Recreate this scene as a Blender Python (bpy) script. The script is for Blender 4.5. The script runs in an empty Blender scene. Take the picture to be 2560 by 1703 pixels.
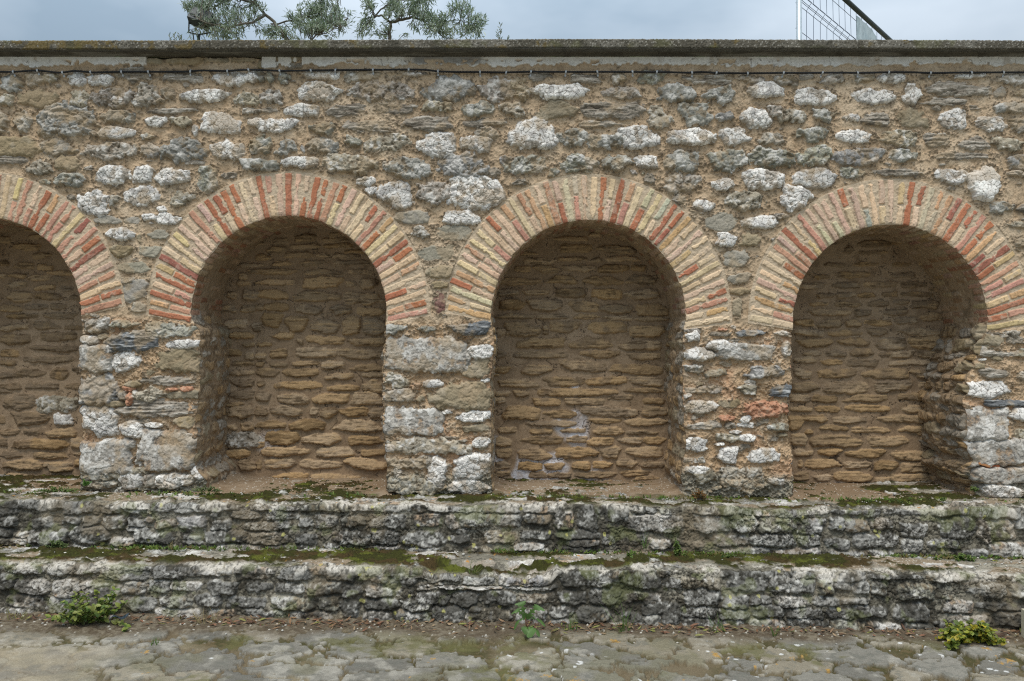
import bpy, math, random
import numpy as np
from mathutils import Vector, Matrix

# ---------------------------------------------------------------- camera, sky, sun, exposure
SC = bpy.context.scene
CAM_Z = 1.58            # eye height above the paving
D = 5.10                # distance to the wall face
FPX = 1979.0            # focal length in photo pixels (2560 wide)
S = FPX / D
cam_data = bpy.data.cameras.new('camera')
cam = bpy.data.objects.new('camera', cam_data)
SC.collection.objects.link(cam)
cam.location = (0, 0, CAM_Z)
cam.rotation_euler = (math.pi / 2, 0, 0)
cam_data.sensor_width = 36.0
cam_data.lens = 36.0 * FPX / 2560.0
cam_data.clip_start = 0.05
cam_data.clip_end = 2000
SC.camera = cam

world = bpy.data.worlds.new('World')
SC.world = world
world.use_nodes = True
nt = world.node_tree
nt.nodes.clear()
W = nt.nodes.new
out = W('ShaderNodeOutputWorld'); bg = W('ShaderNodeBackground')
sky = W('ShaderNodeTexSky'); sky.sky_type = 'NISHITA'; sky.sun_disc = False
SUN_EL, SUN_AZ = math.radians(64), math.radians(192)
sky.sun_elevation = SUN_EL; sky.sun_rotation = SUN_AZ
tc = W('ShaderNodeTexCoord'); mp = W('ShaderNodeMapping')
mp.inputs['Scale'].default_value = (1.0, 1.0, 2.2)
mp.inputs['Location'].default_value = (3.3, 0.4, 1.0)
nz = W('ShaderNodeTexNoise'); nz.inputs['Scale'].default_value = 2.3; nz.inputs['Detail'].default_value = 5; nz.inputs['Roughness'].default_value = 0.5
rp = W('ShaderNodeValToRGB')
rp.color_ramp.elements[0].position = 0.36; rp.color_ramp.elements[0].color = (3.9, 5.1, 6.3, 1)
rp.color_ramp.elements[1].position = 0.66; rp.color_ramp.elements[1].color = (7.7, 8.8, 9.9, 1)
mx = W('ShaderNodeMixRGB'); mx.inputs[0].default_value = 0.88
L = nt.links.new
L(tc.outputs['Generated'], mp.inputs[0]); L(mp.outputs[0], nz.inputs['Vector']); L(nz.outputs['Fac'], rp.inputs[0])
sx = W('ShaderNodeSeparateXYZ'); g0 = W('ShaderNodeMath'); g0.operation = 'MULTIPLY_ADD'; g0.use_clamp = False
mxz = W('ShaderNodeMath'); mxz.operation = 'MAXIMUM'; mxz.inputs[1].default_value = 0.0
vsc = W('ShaderNodeVectorMath'); vsc.operation = 'SCALE'
L(tc.outputs['Generated'], sx.inputs[0]); L(sx.outputs['Z'], mxz.inputs[0]); L(mxz.outputs[0], g0.inputs[0])
g0.inputs[1].default_value = 2.5; g0.inputs[2].default_value = 0.10      # overcast sky: far brighter overhead than at the horizon
L(rp.outputs[0], vsc.inputs[0]); L(g0.outputs[0], vsc.inputs['Scale'])
L(sky.outputs[0], mx.inputs[1]); L(vsc.outputs[0], mx.inputs[2]); L(mx.outputs[0], bg.inputs[0])
bg.inputs[1].default_value = 0.08
L(bg.outputs[0], out.inputs[0])

sun_data = bpy.data.lights.new('sun', 'SUN')
sun_data.energy = 1.75
sun_data.angle = math.radians(30)
sun_data.color = (1.0, 0.885, 0.73)
sun = bpy.data.objects.new('sun', sun_data)
SC.collection.objects.link(sun)
sdir = Vector((math.sin(SUN_AZ) * math.cos(SUN_EL), math.cos(SUN_AZ) * math.cos(SUN_EL), math.sin(SUN_EL)))
sun.rotation_euler = sdir.to_track_quat('Z', 'Y').to_euler()
SC.view_settings.view_transform = 'Standard'
SC.view_settings.look = 'None'
SC.view_settings.exposure = 0.36
SC.view_settings.gamma = 1.0
SC.cycles.use_denoising = False
SC.cycles.pixel_filter_type = 'BLACKMAN_HARRIS'
SC.cycles.filter_width = 1.15
SC.view_settings.use_curve_mapping = False

# ---------------------------------------------------------------- helpers
def tag(o, label=None, cat=None, group=None, kind=None):
    if label: o['label'] = label
    if cat: o['category'] = cat
    if group: o['group'] = group
    if kind: o['kind'] = kind
    return o

def empty(name, loc=(0, 0, 0)):
    o = bpy.data.objects.new(name, None)
    SC.collection.objects.link(o); o.location = loc
    o.empty_display_size = 0.1
    return o

def adopt(o, parent):
    if parent is not None:
        o.parent = parent
        o.matrix_parent_inverse = Matrix.Translation(parent.location).inverted()
    return o

def mesh_np(name, P, F, mat, parent=None, col=None, smooth=True):
    """P (n,3) float, F (m,4) int quads, col (n,3)"""
    me = bpy.data.meshes.new(name)
    n, m = len(P), len(F)
    me.vertices.add(n)
    me.vertices.foreach_set('co', np.ascontiguousarray(P, dtype=np.float32).ravel())
    k = F.shape[1]
    me.loops.add(m * k)
    me.loops.foreach_set('vertex_index', np.ascontiguousarray(F, dtype=np.int32).ravel())
    me.polygons.add(m)
    me.polygons.foreach_set('loop_start', np.arange(0, m * k, k, dtype=np.int32))
    if smooth:
        me.polygons.foreach_set('use_smooth', np.ones(m, dtype=bool))
    me.update(calc_edges=True)
    if col is not None:
        a = me.attributes.new('tone', 'FLOAT_COLOR', 'POINT')
        c4 = np.ones((n, 4), dtype=np.float32); c4[:, :3] = np.clip(col, 0.004, 0.95)
        a.data.foreach_set('color', c4.ravel())
    me.materials.append(mat)
    o = bpy.data.objects.new(name, me)
    SC.collection.objects.link(o)
    return adopt(o, parent)

def sub_mesh(name, P, F, mat, parent, col, smooth=True):
    used = np.unique(F)
    remap = np.zeros(len(P), dtype=np.int32); remap[used] = np.arange(len(used))
    return mesh_np(name, P[used], remap[F], mat, parent, col[used], smooth)

def grid_faces(nr, nc):
    i = np.arange(nr - 1)[:, None] * nc + np.arange(nc - 1)[None, :]
    return np.stack([i, i + 1, i + 1 + nc, i + nc], -1).reshape(-1, 4)

class MB:
    """collects simple shapes into one mesh"""
    def __init__(s): s.v = []; s.f = []; s.c = []; s.tone = (1, 1, 1)
    def add(s, vs, fs):
        b = len(s.v); s.v += [tuple(v) for v in vs]; s.f += [tuple(b + i for i in f) for f in fs]
        s.c += [s.tone] * len(vs)
    def box(s, a, b, rot=None, ctr=None):
        (x0, y0, z0), (x1, y1, z1) = a, b
        vs = [Vector(p) for p in ((x0,y0,z0),(x1,y0,z0),(x1,y1,z0),(x0,y1,z0),(x0,y0,z1),(x1,y0,z1),(x1,y1,z1),(x0,y1,z1))]
        if rot is not None: vs = [rot @ (v - ctr) + ctr for v in vs]
        s.add(vs, [(0,3,2,1),(4,5,6,7),(0,1,5,4),(1,2,6,5),(2,3,7,6),(3,0,4,7)])
    def tube(s, pts, rads, n=6, cap=True):
        pts = [Vector(p) for p in pts]
        if not hasattr(rads, '__len__'): rads = [rads] * len(pts)
        vs = []; prev = None
        for i, p in enumerate(pts):
            t = (pts[min(i + 1, len(pts) - 1)] - pts[max(i - 1, 0)])
            t = t.normalized() if t.length > 1e-9 else Vector((0, 0, 1))
            if prev is None:
                a = t.cross(Vector((0.3, 0.2, 1))); a = a if a.length > 1e-3 else t.cross(Vector((1, 0, 0)))
            else:
                a = prev - t * prev.dot(t)
            a.normalize(); prev = a; b = t.cross(a)
            for k in range(n):
                an = 2 * math.pi * k / n
                vs.append(p + (a * math.cos(an) + b * math.sin(an)) * rads[i])
        fs = []
        for i in range(len(pts) - 1):
            for k in range(n):
                k2 = (k + 1) % n
                fs.append((i*n+k, i*n+k2, (i+1)*n+k2, (i+1)*n+k))
        if cap:
            fs.append(tuple(range(n))[::-1]); fs.append(tuple((len(pts)-1)*n + k for k in range(n)))
        s.add(vs, fs)
    def build(s, name, mat, parent=None, smooth=False, bevel=0, tones=False):
        me = bpy.data.meshes.new(name)
        me.from_pydata(s.v, [], s.f); me.update()
        if smooth: me.polygons.foreach_set('use_smooth', [True] * len(me.polygons))
        if tones:
            a = me.attributes.new('tone', 'FLOAT_COLOR', 'POINT')
            c4 = np.ones((len(s.v), 4), dtype=np.float32); c4[:, :3] = np.array(s.c)
            a.data.foreach_set('color', c4.ravel())
        me.materials.append(mat)
        o = bpy.data.objects.new(name, me); SC.collection.objects.link(o)
        if bevel:
            m = o.modifiers.new('bevel', 'BEVEL'); m.width = bevel; m.segments = 2
        return adopt(o, parent)

# ---------------------------------------------------------------- materials
def pmat(name, color=None, attr=False, rough=0.9, metal=0.0, vary=0.25, vscale=60.0, bump=0.0, bscale=200.0, spec=0.3, trans=0.0, stain=None):
    m = bpy.data.materials.new(name); m.use_nodes = True
    t = m.node_tree; b = t.nodes['Principled BSDF']; N = t.nodes.new; K = t.links.new
    b.inputs['Roughness'].default_value = rough; b.inputs['Metallic'].default_value = metal
    b.inputs['Specular IOR Level'].default_value = spec
    co = N('ShaderNodeTexCoord')
    n1 = N('ShaderNodeTexNoise'); n1.inputs['Scale'].default_value = vscale; n1.inputs['Detail'].default_value = 3; n1.inputs['Roughness'].default_value = 0.65
    K(co.outputs['Object'], n1.inputs['Vector'])
    mr = N('ShaderNodeMapRange'); mr.inputs['From Min'].default_value = 0.3; mr.inputs['From Max'].default_value = 0.7
    mr.inputs['To Min'].default_value = 1 - vary; mr.inputs['To Max'].default_value = 1 + vary
    K(n1.outputs['Fac'], mr.inputs['Value'])
    mul = N('ShaderNodeVectorMath'); mul.operation = 'SCALE'
    if attr:
        a = N('ShaderNodeAttribute'); a.attribute_name = 'tone'; src = a.outputs['Color']
    else:
        a = N('ShaderNodeRGB'); a.outputs[0].default_value = (*color, 1); src = a.outputs[0]
    if stain:
        n2 = N('ShaderNodeTexNoise'); n2.inputs['Scale'].default_value = stain[1]; n2.inputs['Detail'].default_value = 4
        K(co.outputs['Object'], n2.inputs['Vector'])
        r2 = N('ShaderNodeMapRange'); r2.inputs['From Min'].default_value = 0.48; r2.inputs['From Max'].default_value = 0.62
        K(n2.outputs['Fac'], r2.inputs['Value'])
        mxx = N('ShaderNodeMixRGB'); K(r2.outputs[0], mxx.inputs[0]); K(src, mxx.inputs[1]); mxx.inputs[2].default_value = (*stain[0], 1)
        src = mxx.outputs[0]
    K(src, mul.inputs[0]); K(mr.outputs[0], mul.inputs['Scale'])
    K(mul.outputs[0], b.inputs['Base Color'])
    if bump:
        n3 = N('ShaderNodeTexNoise'); n3.inputs['Scale'].default_value = bscale; n3.inputs['Detail'].default_value = 2
        K(co.outputs['Object'], n3.inputs['Vector'])
        bp = N('ShaderNodeBump'); bp.inputs['Strength'].default_value = bump; bp.inputs['Distance'].default_value = 0.004
        K(n3.outputs['Fac'], bp.inputs['Height']); K(bp.outputs[0], b.inputs['Normal'])
    if trans:
        tr = N('ShaderNodeBsdfTranslucent'); K(mul.outputs[0], tr.inputs['Color'])
        ms = N('ShaderNodeMixShader'); ms.inputs[0].default_value = trans
        K(b.outputs[0], ms.inputs[1]); K(tr.outputs[0], ms.inputs[2]); K(ms.outputs[0], t.nodes['Material Output'].inputs['Surface'])
    return m

M_STONE = pmat('rubble_masonry', attr=True, rough=0.92, vary=0.22, vscale=170, bump=0.35, bscale=320, spec=0.2)
M_BRICK = pmat('brick', attr=True, rough=0.9, vary=0.09, vscale=150, bump=0.3, bscale=350, spec=0.2)
M_PLASTER = pmat('old_plaster', attr=True, rough=0.85, vary=0.12, vscale=60, bump=0.2, bscale=200, spec=0.2)
M_CONC = pmat('aggregate_concrete', attr=True, rough=0.9, vary=0.25, vscale=260, bump=0.4, bscale=300, spec=0.25)
M_MOSSY = pmat('mossy_stone', attr=True, rough=0.95, vary=0.3, vscale=190, bump=0.4, bscale=300, spec=0.15)
M_PAVE = pmat('paving_stone', attr=True, rough=0.9, vary=0.22, vscale=170, bump=0.35, bscale=280, spec=0.2)
M_LEAF = pmat('leaf', attr=True, rough=0.5, vary=0.15, vscale=30, spec=0.4, trans=0.25)
M_DRY = pmat('dry_leaf', attr=True, rough=0.7, vary=0.2, vscale=60, spec=0.25)
M_BARK = pmat('olive_bark', (0.16, 0.14, 0.11), rough=0.9, vary=0.4, vscale=40, bump=0.6, bscale=80)
M_CABLE = pmat('black_rubber', (0.012, 0.012, 0.013), rough=0.5, vary=0.2)
M_CLIP = pmat('clip_plastic', (0.42, 0.44, 0.46), rough=0.45, vary=0.15)
M_GALV = pmat('galvanised_steel', (0.5, 0.55, 0.57), rough=0.45, metal=0.6, vary=0.12, vscale=25)
M_RAIL = pmat('weathered_rail', (0.07, 0.085, 0.08), rough=0.55, metal=0.3, vary=0.25, vscale=30)
M_WIRE = pmat('steel_wire', (0.09, 0.12, 0.17), rough=0.5, metal=0.4, vary=0.1)
M_PLATE = pmat('grey_sheet', (0.26, 0.36, 0.4), rough=0.6, vary=0.15, vscale=12, stain=((0.5, 0.58, 0.6), 3.0))
M_LAMP = pmat('dark_lamp_metal', (0.05, 0.06, 0.065), rough=0.5, metal=0.2, vary=0.2)
M_GLASS = pmat('lamp_glass', (0.05, 0.065, 0.075), rough=0.35, vary=0.05, spec=0.2)
M_SOIL = pmat('terrace_soil', (0.2, 0.16, 0.11), rough=0.95, vary=0.35, vscale=8, stain=((0.1, 0.13, 0.05), 3.0))
M_GROUND = pmat('worn_paving_ground', (0.27, 0.26, 0.22), rough=0.92, vary=0.3, vscale=5, bump=0.5, bscale=12, stain=((0.19, 0.18, 0.13), 1.7))
M_BEIGE = pmat('ribbed_beige', (0.5, 0.46, 0.34), rough=0.7, vary=0.15, vscale=50)

# ---------------------------------------------------------------- noise in numpy
RNG = np.random.default_rng(7)
TAB = RNG.random((256, 256), dtype=np.float32)
f32 = np.float32
def vnoise(u, v, seed=0):
    u = u + f32(seed * 13.37 + 97.0); v = v + f32(seed * 7.91 + 61.0)
    iu = np.floor(u); iv = np.floor(v)
    fu = (u - iu).astype(f32); fv = (v - iv).astype(f32)
    iu = iu.astype(np.int32) & 255; iv = iv.astype(np.int32) & 255
    fu = fu * fu * (3 - 2 * fu); fv = fv * fv * (3 - 2 * fv)
    iu1 = (iu + 1) & 255; iv1 = (iv + 1) & 255
    a = TAB[iu, iv]; b = TAB[iu1, iv]; c = TAB[iu, iv1]; d = TAB[iu1, iv1]
    return (a + (b - a) * fu) * (1 - fv) + (c + (d - c) * fu) * fv
def fbm(u, v, scale, octv=3, seed=0, gain=0.55, an=1.0):
    """about -1..1; scale = size of the largest feature in metres; an stretches along u"""
    s = 0; amp = 1.0; tot = 0; fr = 1.0 / scale
    for o in range(octv):
        s = s + amp * (vnoise(u * f32(fr / an), v * f32(fr), seed + o * 3.7) * 2 - 1)
        tot += amp; amp *= gain; fr *= 2.03
    return (s / tot * 1.6).astype(f32)
def worley(u, v, scale, seed=0, an=1.0):
    u = u / f32(scale * an) + f32(seed * 5.3 + 40); v = v / f32(scale) + f32(seed * 3.1 + 40)
    iu = np.floor(u).astype(np.int32); iv = np.floor(v).astype(np.int32)
    f1 = np.full(u.shape, 9.0, f32); f2 = np.full(u.shape, 9.0, f32); idn = np.zeros(u.shape, f32)
    for a in (-1, 0, 1):
        for b in (-1, 0, 1):
            cu = iu + a; cv = iv + b
            jx = TAB[cu & 255, cv & 255]; jy = TAB[(cu + 91) & 255, (cv + 37) & 255]
            d = np.sqrt((cu + jx - u) ** 2 + (cv + jy - v) ** 2).astype(f32)
            m = d < f1
            f2 = np.where(m, f1, np.minimum(f2, d))
            idn = np.where(m, TAB[(cu + 17) & 255, (cv + 203) & 255], idn)
            f1 = np.where(m, d, f1)
    return f1, f2, idn
def sm(x, a, b):
    t = np.clip((x - a) / (b - a), 0, 1)
    return t * t * (3 - 2 * t)
def mixc(c, d, k):
    d = np.asarray(d, dtype=f32)
    return c + (d - c) * k[..., None]
def flat(shape, rgb):
    return np.broadcast_to(np.asarray(rgb, f32), shape + (3,)).copy()

class Field:
    """a regular (u, v) patch with its noise layers, a height h and a colour c"""
    def __init__(s, u0, u1, v0, v1, st, seed=0):
        s.u = np.arange(u0, u1 + st * 0.5, st, dtype=f32); s.v = np.arange(v0, v1 + st * 0.5, st, dtype=f32)
        s.st = st; s.nr, s.nc = len(s.v), len(s.u)
        s.U, s.V = np.meshgrid(s.u, s.v)
        U, V = s.U, s.V
        s.n1 = fbm(U, V, 0.07, 3, seed + 1); s.n2 = fbm(U, V, 0.022, 3, seed + 2, 0.6); s.n3 = fbm(U, V, 0.011, 2, seed + 3, 0.7); s.n4 = fbm(U, V, 0.0066, 1, seed + 8)
        s.lay = fbm(U, V + 0.004 * s.n1, 0.012, 3, seed + 4, 0.6, an=9.0)
        s.w1 = fbm(U, V, 0.055, 3, seed + 5, 0.6); s.w2 = fbm(U, V, 0.055, 3, seed + 6, 0.6)
        s.big = fbm(U, V, 0.5, 3, seed + 7)
        f1, f2, s.cid = worley(U + 0.01 * s.w1, V + 0.01 * s.w2, 0.035, seed + 1)
        s.crk = (f2 - f1)
        g1_, g2_, s.fid = worley(U * 1.0 + 0.022 * s.w2, V + 0.018 * s.w1, 0.060, seed + 5, an=1.3)
        s.fac = (g2_ - g1_)
        s.h = np.zeros_like(U); s.c = flat(U.shape, (0.4, 0.3, 0.2))
        s.rmin = np.full(U.shape, 9.0, f32)
        s.keep = np.ones(U.shape, f32)
    def win(s, x0, x1, z0, z1):
        i0 = max(0, int((x0 - s.u[0]) / s.st)); i1 = min(s.nc, int((x1 - s.u[0]) / s.st) + 2)
        j0 = max(0, int((z0 - s.v[0]) / s.st)); j1 = min(s.nr, int((z1 - s.v[0]) / s.st) + 2)
        if i1 - i0 < 2 or j1 - j0 < 2: return None
        return (slice(j0, j1), slice(i0, i1))
    def sample(s, arr, x, z):
        i = np.clip(((x - s.u[0]) / s.st), 0, s.nc - 1.001); j = np.clip(((z - s.v[0]) / s.st), 0, s.nr - 1.001)
        ii = i.astype(int); jj = j.astype(int); fu = i - ii; fv = j - jj
        return (arr[jj, ii] * (1 - fu) * (1 - fv) + arr[jj, ii + 1] * fu * (1 - fv) + arr[jj + 1, ii] * (1 - fu) * fv + arr[jj + 1, ii + 1] * fu * fv)

def stone_colour(kind, F, w, rs):
    n1, n2, n3, lay, crk = F.n1[w], F.n2[w], F.n3[w], F.lay[w], F.crk[w]
    sh = n1.shape; j = lambda a: 1 + a * (rs.random() - 0.5)
    warm = rs.random()
    if kind == 'g':
        b = 0.30 * j(0.35)
        c = flat(sh, (b, b * 0.97, b * (0.95 - 0.2 * warm))); c = c * (0.82 + 0.36 * F.fid[w])[..., None]
        c = mixc(c, (0.60, 0.585, 0.55), sm(0.6 * n2 + 0.9 * n1 + 0.2 * n3, 0.05, 0.8) * 0.8)
        c = mixc(c, (0.14, 0.14, 0.135), sm(n3 - 0.4 * n1, 0.3, 0.9) * 0.7)
        c = mixc(c, (0.22, 0.165, 0.10), sm(-n1 - 0.6 * n2, 0.2, 0.7) * 0.7)
    elif kind in 'wW':
        b = (0.76 if kind == 'w' else 0.88) * j(0.2)
        c = flat(sh, (b, b * 0.97, b * 0.92)); c = c * (0.84 + 0.3 * F.fid[w])[..., None]
        k = 0.75 if kind == 'w' else 0.15
        c = mixc(c, (0.36, 0.345, 0.33), sm(0.7 * n2 + 1.1 * n1, 0.3, 1.0) * k)
        c = mixc(c, (0.22, 0.16, 0.09), sm(-1.1 * n1 - 0.5 * n2 - 0.15 * n3, 0.2, 0.65) * k * 0.8)
        c = mixc(c, (0.13, 0.10, 0.07), sm(0.09 - crk, 0.0, 0.09) * (0.75 if kind == 'w' else 0.55))
    elif kind == 't':
        b = 0.36 * j(0.3)
        c = flat(sh, (b, b * 0.89, b * (0.66 + 0.12 * warm))); c = c * (0.82 + 0.36 * F.fid[w])[..., None]
        c = mixc(c, (0.60, 0.58, 0.54), sm(n2 + 0.6 * n1, 0.15, 0.9) * 0.85)
        c = mixc(c, (0.12, 0.092, 0.06), sm(-n2 - 0.5 * n1 + 0.3 * n3, 0.25, 0.8) * 0.8)
    elif kind == 's':
        b = 0.30 * j(0.3)
        c = flat(sh, (b, b * 0.88, b * 0.72))
        c = mixc(c, (0.55, 0.51, 0.45), sm(lay + 0.3 * n2, 0.15, 0.8) * 0.8)
        c = mixc(c, (0.10, 0.08, 0.06), sm(-lay + 0.2 * n2, 0.2, 0.7) * 0.75)
    elif kind == 'o':
        b = 0.30 * j(0.25)
        c = flat(sh, (b, b * (0.78 + 0.08 * warm), b * (0.46 + 0.16 * warm)))
        c = mixc(c, (0.42, 0.36, 0.27), sm(n1, 0.1, 0.8) * 0.6)
        c = mixc(c, (0.2, 0.15, 0.09), sm(-n1 - 0.3 * n2, 0.2, 0.8) * 0.5)
    elif kind == 'k':      # smooth cool grey sandstone
        b = 0.33 * j(0.2)
        c = flat(sh, (b, b * 0.92, b * (0.70 + 0.12 * warm)))
        c = mixc(c, (0.43, 0.385, 0.30), sm(n1 + 0.5 * n2, 0.1, 0.8) * 0.5)
    elif kind == 'd':
        c = flat(sh, (0.15, 0.158, 0.165))
        c = mixc(c, (0.5, 0.5, 0.49), sm(lay + 0.4 * n1, 0.3, 0.9) * 0.8)
        c = mixc(c, (0.06, 0.06, 0.06), sm(-lay, 0.2, 0.8) * 0.6)
    elif kind == 'r':
        c = flat(sh, (0.46, 0.24, 0.15))
        c = mixc(c, (0.55, 0.38, 0.27), sm(n2, 0.0, 0.9) * 0.7)
        c = mixc(c, (0.3, 0.15, 0.09), sm(-n2, 0.2, 0.9) * 0.6)
    elif kind == 'p':
        c = flat(sh, (0.22, 0.12, 0.10)); c = mixc(c, (0.33, 0.22, 0.18), sm(n2, 0.1, 0.9) * 0.6)
    elif kind == 'B':      # big mottled blocks of the piers
        c = flat(sh, (0.40, 0.375, 0.335)); c = c * (0.8 + 0.4 * F.fid[w])[..., None]
        c = mixc(c, (0.68, 0.66, 0.62), sm(n2 + 0.8 * n1, 0.15, 0.9) * 0.9)
        c = mixc(c, (0.38, 0.25, 0.14), sm(-n1 - 0.3 * n2, 0.25, 0.8) * 0.7)
        c = mixc(c, (0.12, 0.115, 0.11), sm(n3 - n1 * 0.6, 0.35, 0.95) * 0.7)
    elif kind == 'n':      # brown slabs inside the niches
        b = 0.37 * j(0.6)
        c = flat(sh, (b, b * (0.66 + 0.10 * warm), b * (0.33 + 0.18 * warm)))
        c = mixc(c, (0.46, 0.32, 0.175), sm(lay + 0.4 * n1, 0.1, 0.8) * 0.75)
        c = mixc(c, (0.16, 0.12, 0.085), sm(F.big[w] + n1 * 0.6 + 0.5 * (warm - 0.5), 0.1, 0.7) * 0.6)
        c = mixc(c, (0.09, 0.058, 0.03), sm(-lay - 0.3 * n2, 0.25, 0.8) * 0.7)
    elif kind == 'l':      # weathered grey of the ledges
        b = 0.27 * j(0.5)
        c = flat(sh, (b, b * 0.975, b * 0.90)); c = c * (0.8 + 0.4 * F.fid[w])[..., None]
        c = mixc(c, (0.56, 0.55, 0.51), sm(n2 + 0.7 * n1, 0.2, 0.9) * 0.8)
        c = mixc(c, (0.06, 0.058, 0.05), sm(0.6 * n3 - 0.5 * n2 - 0.8 * n1, 0.2, 0.8) * 0.8)
    else:                  # 'q' small brownish rubble
        b = 0.27 * j(0.3)
        c = flat(sh, (b, b * 0.86, b * 0.68)); c = mixc(c, (0.42, 0.39, 0.34), sm(n2, 0.1, 0.9) * 0.6)
    return c

HGT = dict(g=.022, w=.025, W=.036, t=.020, s=.016, o=.020, k=.010, d=.022, r=.022, p=.010, B=.026, n=.019, l=.022, q=.014)
def put_stone(F, x0, z0, x1, z1, kind, rs, hk=1.0, rot=0.0, blocky=None, calm=None):
    cx, cz = (x0 + x1) / 2, (z0 + z1) / 2
    gr_ = (1.0, 0.96) if kind == 'n' else ((1.02, 1.02) if blocky else (1.11, 1.13))
    a, b = abs(x1 - x0) / 2 * gr_[0], abs(z1 - z0) / 2 * gr_[1]
    m = max(a, b) * 1.5 + 0.03
    w = F.win(cx - m, cx + m, cz - b * 1.6 - a * abs(rot) - .03, cz + b * 1.6 + a * abs(rot) + .03)
    if w is None: return
    size = min(a, b)
    wa = (0.28 * size + 0.004) if kind not in 'nkpBwW' else ((0.17 if kind != 'W' else 0.08) * size + 0.003)
    X = F.U[w] - cx + F.w1[w] * wa * 1.3 + F.n2[w] * 0.0035
    Z = F.V[w] - cz + F.w2[w] * wa * 0.8 + F.n2[w] * 0.0025
    cr, sr = math.cos(rot), math.sin(rot)
    x = (X * cr + Z * sr) / a; z = (-X * sr + Z * cr) / b
    p = blocky if blocky else rs.uniform(2.2, 3.6)
    r = (np.abs(x) ** p + np.abs(z) ** p + 1e-6) ** (1 / p)
    if not blocky or kind == 'n':
        for k in range(5 if not blocky else 3):
            an = rs.uniform(0, 2 * math.pi)
            r = np.maximum(r, (x * math.cos(an) + z * math.sin(an)) / rs.uniform(0.78, 1.0))
    H = HGT[kind] * hk * rs.uniform(0.7, 1.25) * min(1.25, 0.55 + size / 0.06)
    t = np.clip(1.06 - r, 0, 1.2)
    kk = {'o': 9, 'k': 14, 'p': 14, 'B': 14, 'n': 9}.get(kind, 9.0)
    f = 1 - np.exp(-t * kk)
    rough = {'o': .35, 'k': .3, 'p': .4, 'W': .45, 'n': .55}.get(kind, 1.0)
    if calm is None: calm = (rs.choice((0.35, 0.5, 0.7, 0.9)) if kind in 'gwtW' else (0.4 if kind == 'B' else 1.0))
    det = rough * calm * (F.n1[w] * 0.007 + F.n2[w] * 0.0042 + np.abs(F.n2[w]) * -0.004 + F.n3[w] * 0.0020 + F.n4[w] * 0.0007 + np.minimum(F.fac[w], 0.5) * (0.020 / calm ** 0.7 if kind not in 'BlwW' else 0.012) - 0.005 + (F.fid[w] - 0.5) * 0.010)
    if kind in 'snd': det = det * 0.55 + F.lay[w] * (0.0045 if kind != 'n' else 0.0030)
    if kind in 'wW': det = det * 0.75 - sm(0.08 - F.crk[w], 0, 0.08) * 0.004 + (F.cid[w] - 0.5) * 0.002
    tilt = rs.uniform(-0.25, 0.25) * x * H + rs.uniform(-0.35, 0.15) * z * H
    hs = -0.022 + (H + 0.022) * f + (det * 1.25 + tilt) * f
    base = F.hb[w]
    F.rmin[w] = np.minimum(F.rmin[w], r)
    k = (hs > F.h[w]) & (r < 1.12) & (F.keep[w] > 0.5)
    soft = sm(hs - F.h[w], 0.0, 0.0025) * k
    F.h[w] = np.where(k, hs, F.h[w])
    F.c[w] = mixc(F.c[w], 0, np.zeros_like(soft)) * (1 - soft[..., None]) + stone_colour(kind, F, w, rs) * soft[..., None]
    F.ms[w] = np.maximum(F.ms[w], soft)

def start_mortar(F, hb, colour):
    F.hb = hb.astype(f32); F.h = hb.astype(f32).copy(); F.c = colour.astype(f32); F.ms = np.zeros_like(F.h)

def courses(rs, u0, u1, v0, v1, hm, wm, gap=0.012, jit=0.3):
    v = v0; res = []
    while v < v1:
        h = hm * rs.uniform(1 - jit, 1 + jit); u = u0 - rs.uniform(0, wm)
        while u < u1:
            w_ = wm * rs.uniform(0.45, 1.6); hh = h * rs.uniform(0.75, 1.0)
            o = rs.uniform(-.1, .1) * h
            res.append((u, v + o, u + w_ - gap, v + o + hh - gap * 0.6)); u += w_
        v += h
    return res
# ---------------------------------------------------------------- stones read off the photograph: tile origin, then x0 y0 x1 y1 kind (tile scale 3.681)
ST = {}
ST[(0, 80)] = '''5 400 215 550 g;225 370 400 500 g;390 375 530 480 t;610 365 795 500 w;820 385 1040 490 w;1050 330 1400 465 s;1490 365 1860 470 s;1950 370 2300 500 w;2240 380 2400 475 w
0 585 150 690 t;170 520 580 710 o;630 545 820 690 t;820 520 1210 690 t;1030 580 1135 670 w;1235 490 1490 675 t;1500 520 1610 620 t;1660 530 2110 640 w;2160 560 2400 685 t
-120 735 75 940 g;118 745 325 910 t;380 695 880 965 g;920 710 1270 830 g;1370 705 1800 755 s;1350 770 1545 865 w;1590 780 1765 880 t;1850 740 2210 935 w;2220 705 2400 760 t
875 870 1240 980 w;1770 865 1830 955 w;1300 930 1430 985 t;2280 800 2420 870 w
-100 960 370 1140 o;380 1000 715 1140 g;770 1015 1215 1180 t;1275 1025 1475 1150 g;1515 975 1890 1180 g;1935 1000 2230 1175 w
-60 1145 240 1220 s;260 1190 490 1310 t;525 1145 745 1275 o;520 1290 770 1440 g;890 1235 1195 1400 w;1225 1225 1450 1390 w;1440 1255 1740 1400 w;1800 1250 2000 1470 g;365 1360 475 1410 g;2050 1290 2200 1350 q;1700 1180 1900 1230 s'''
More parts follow.
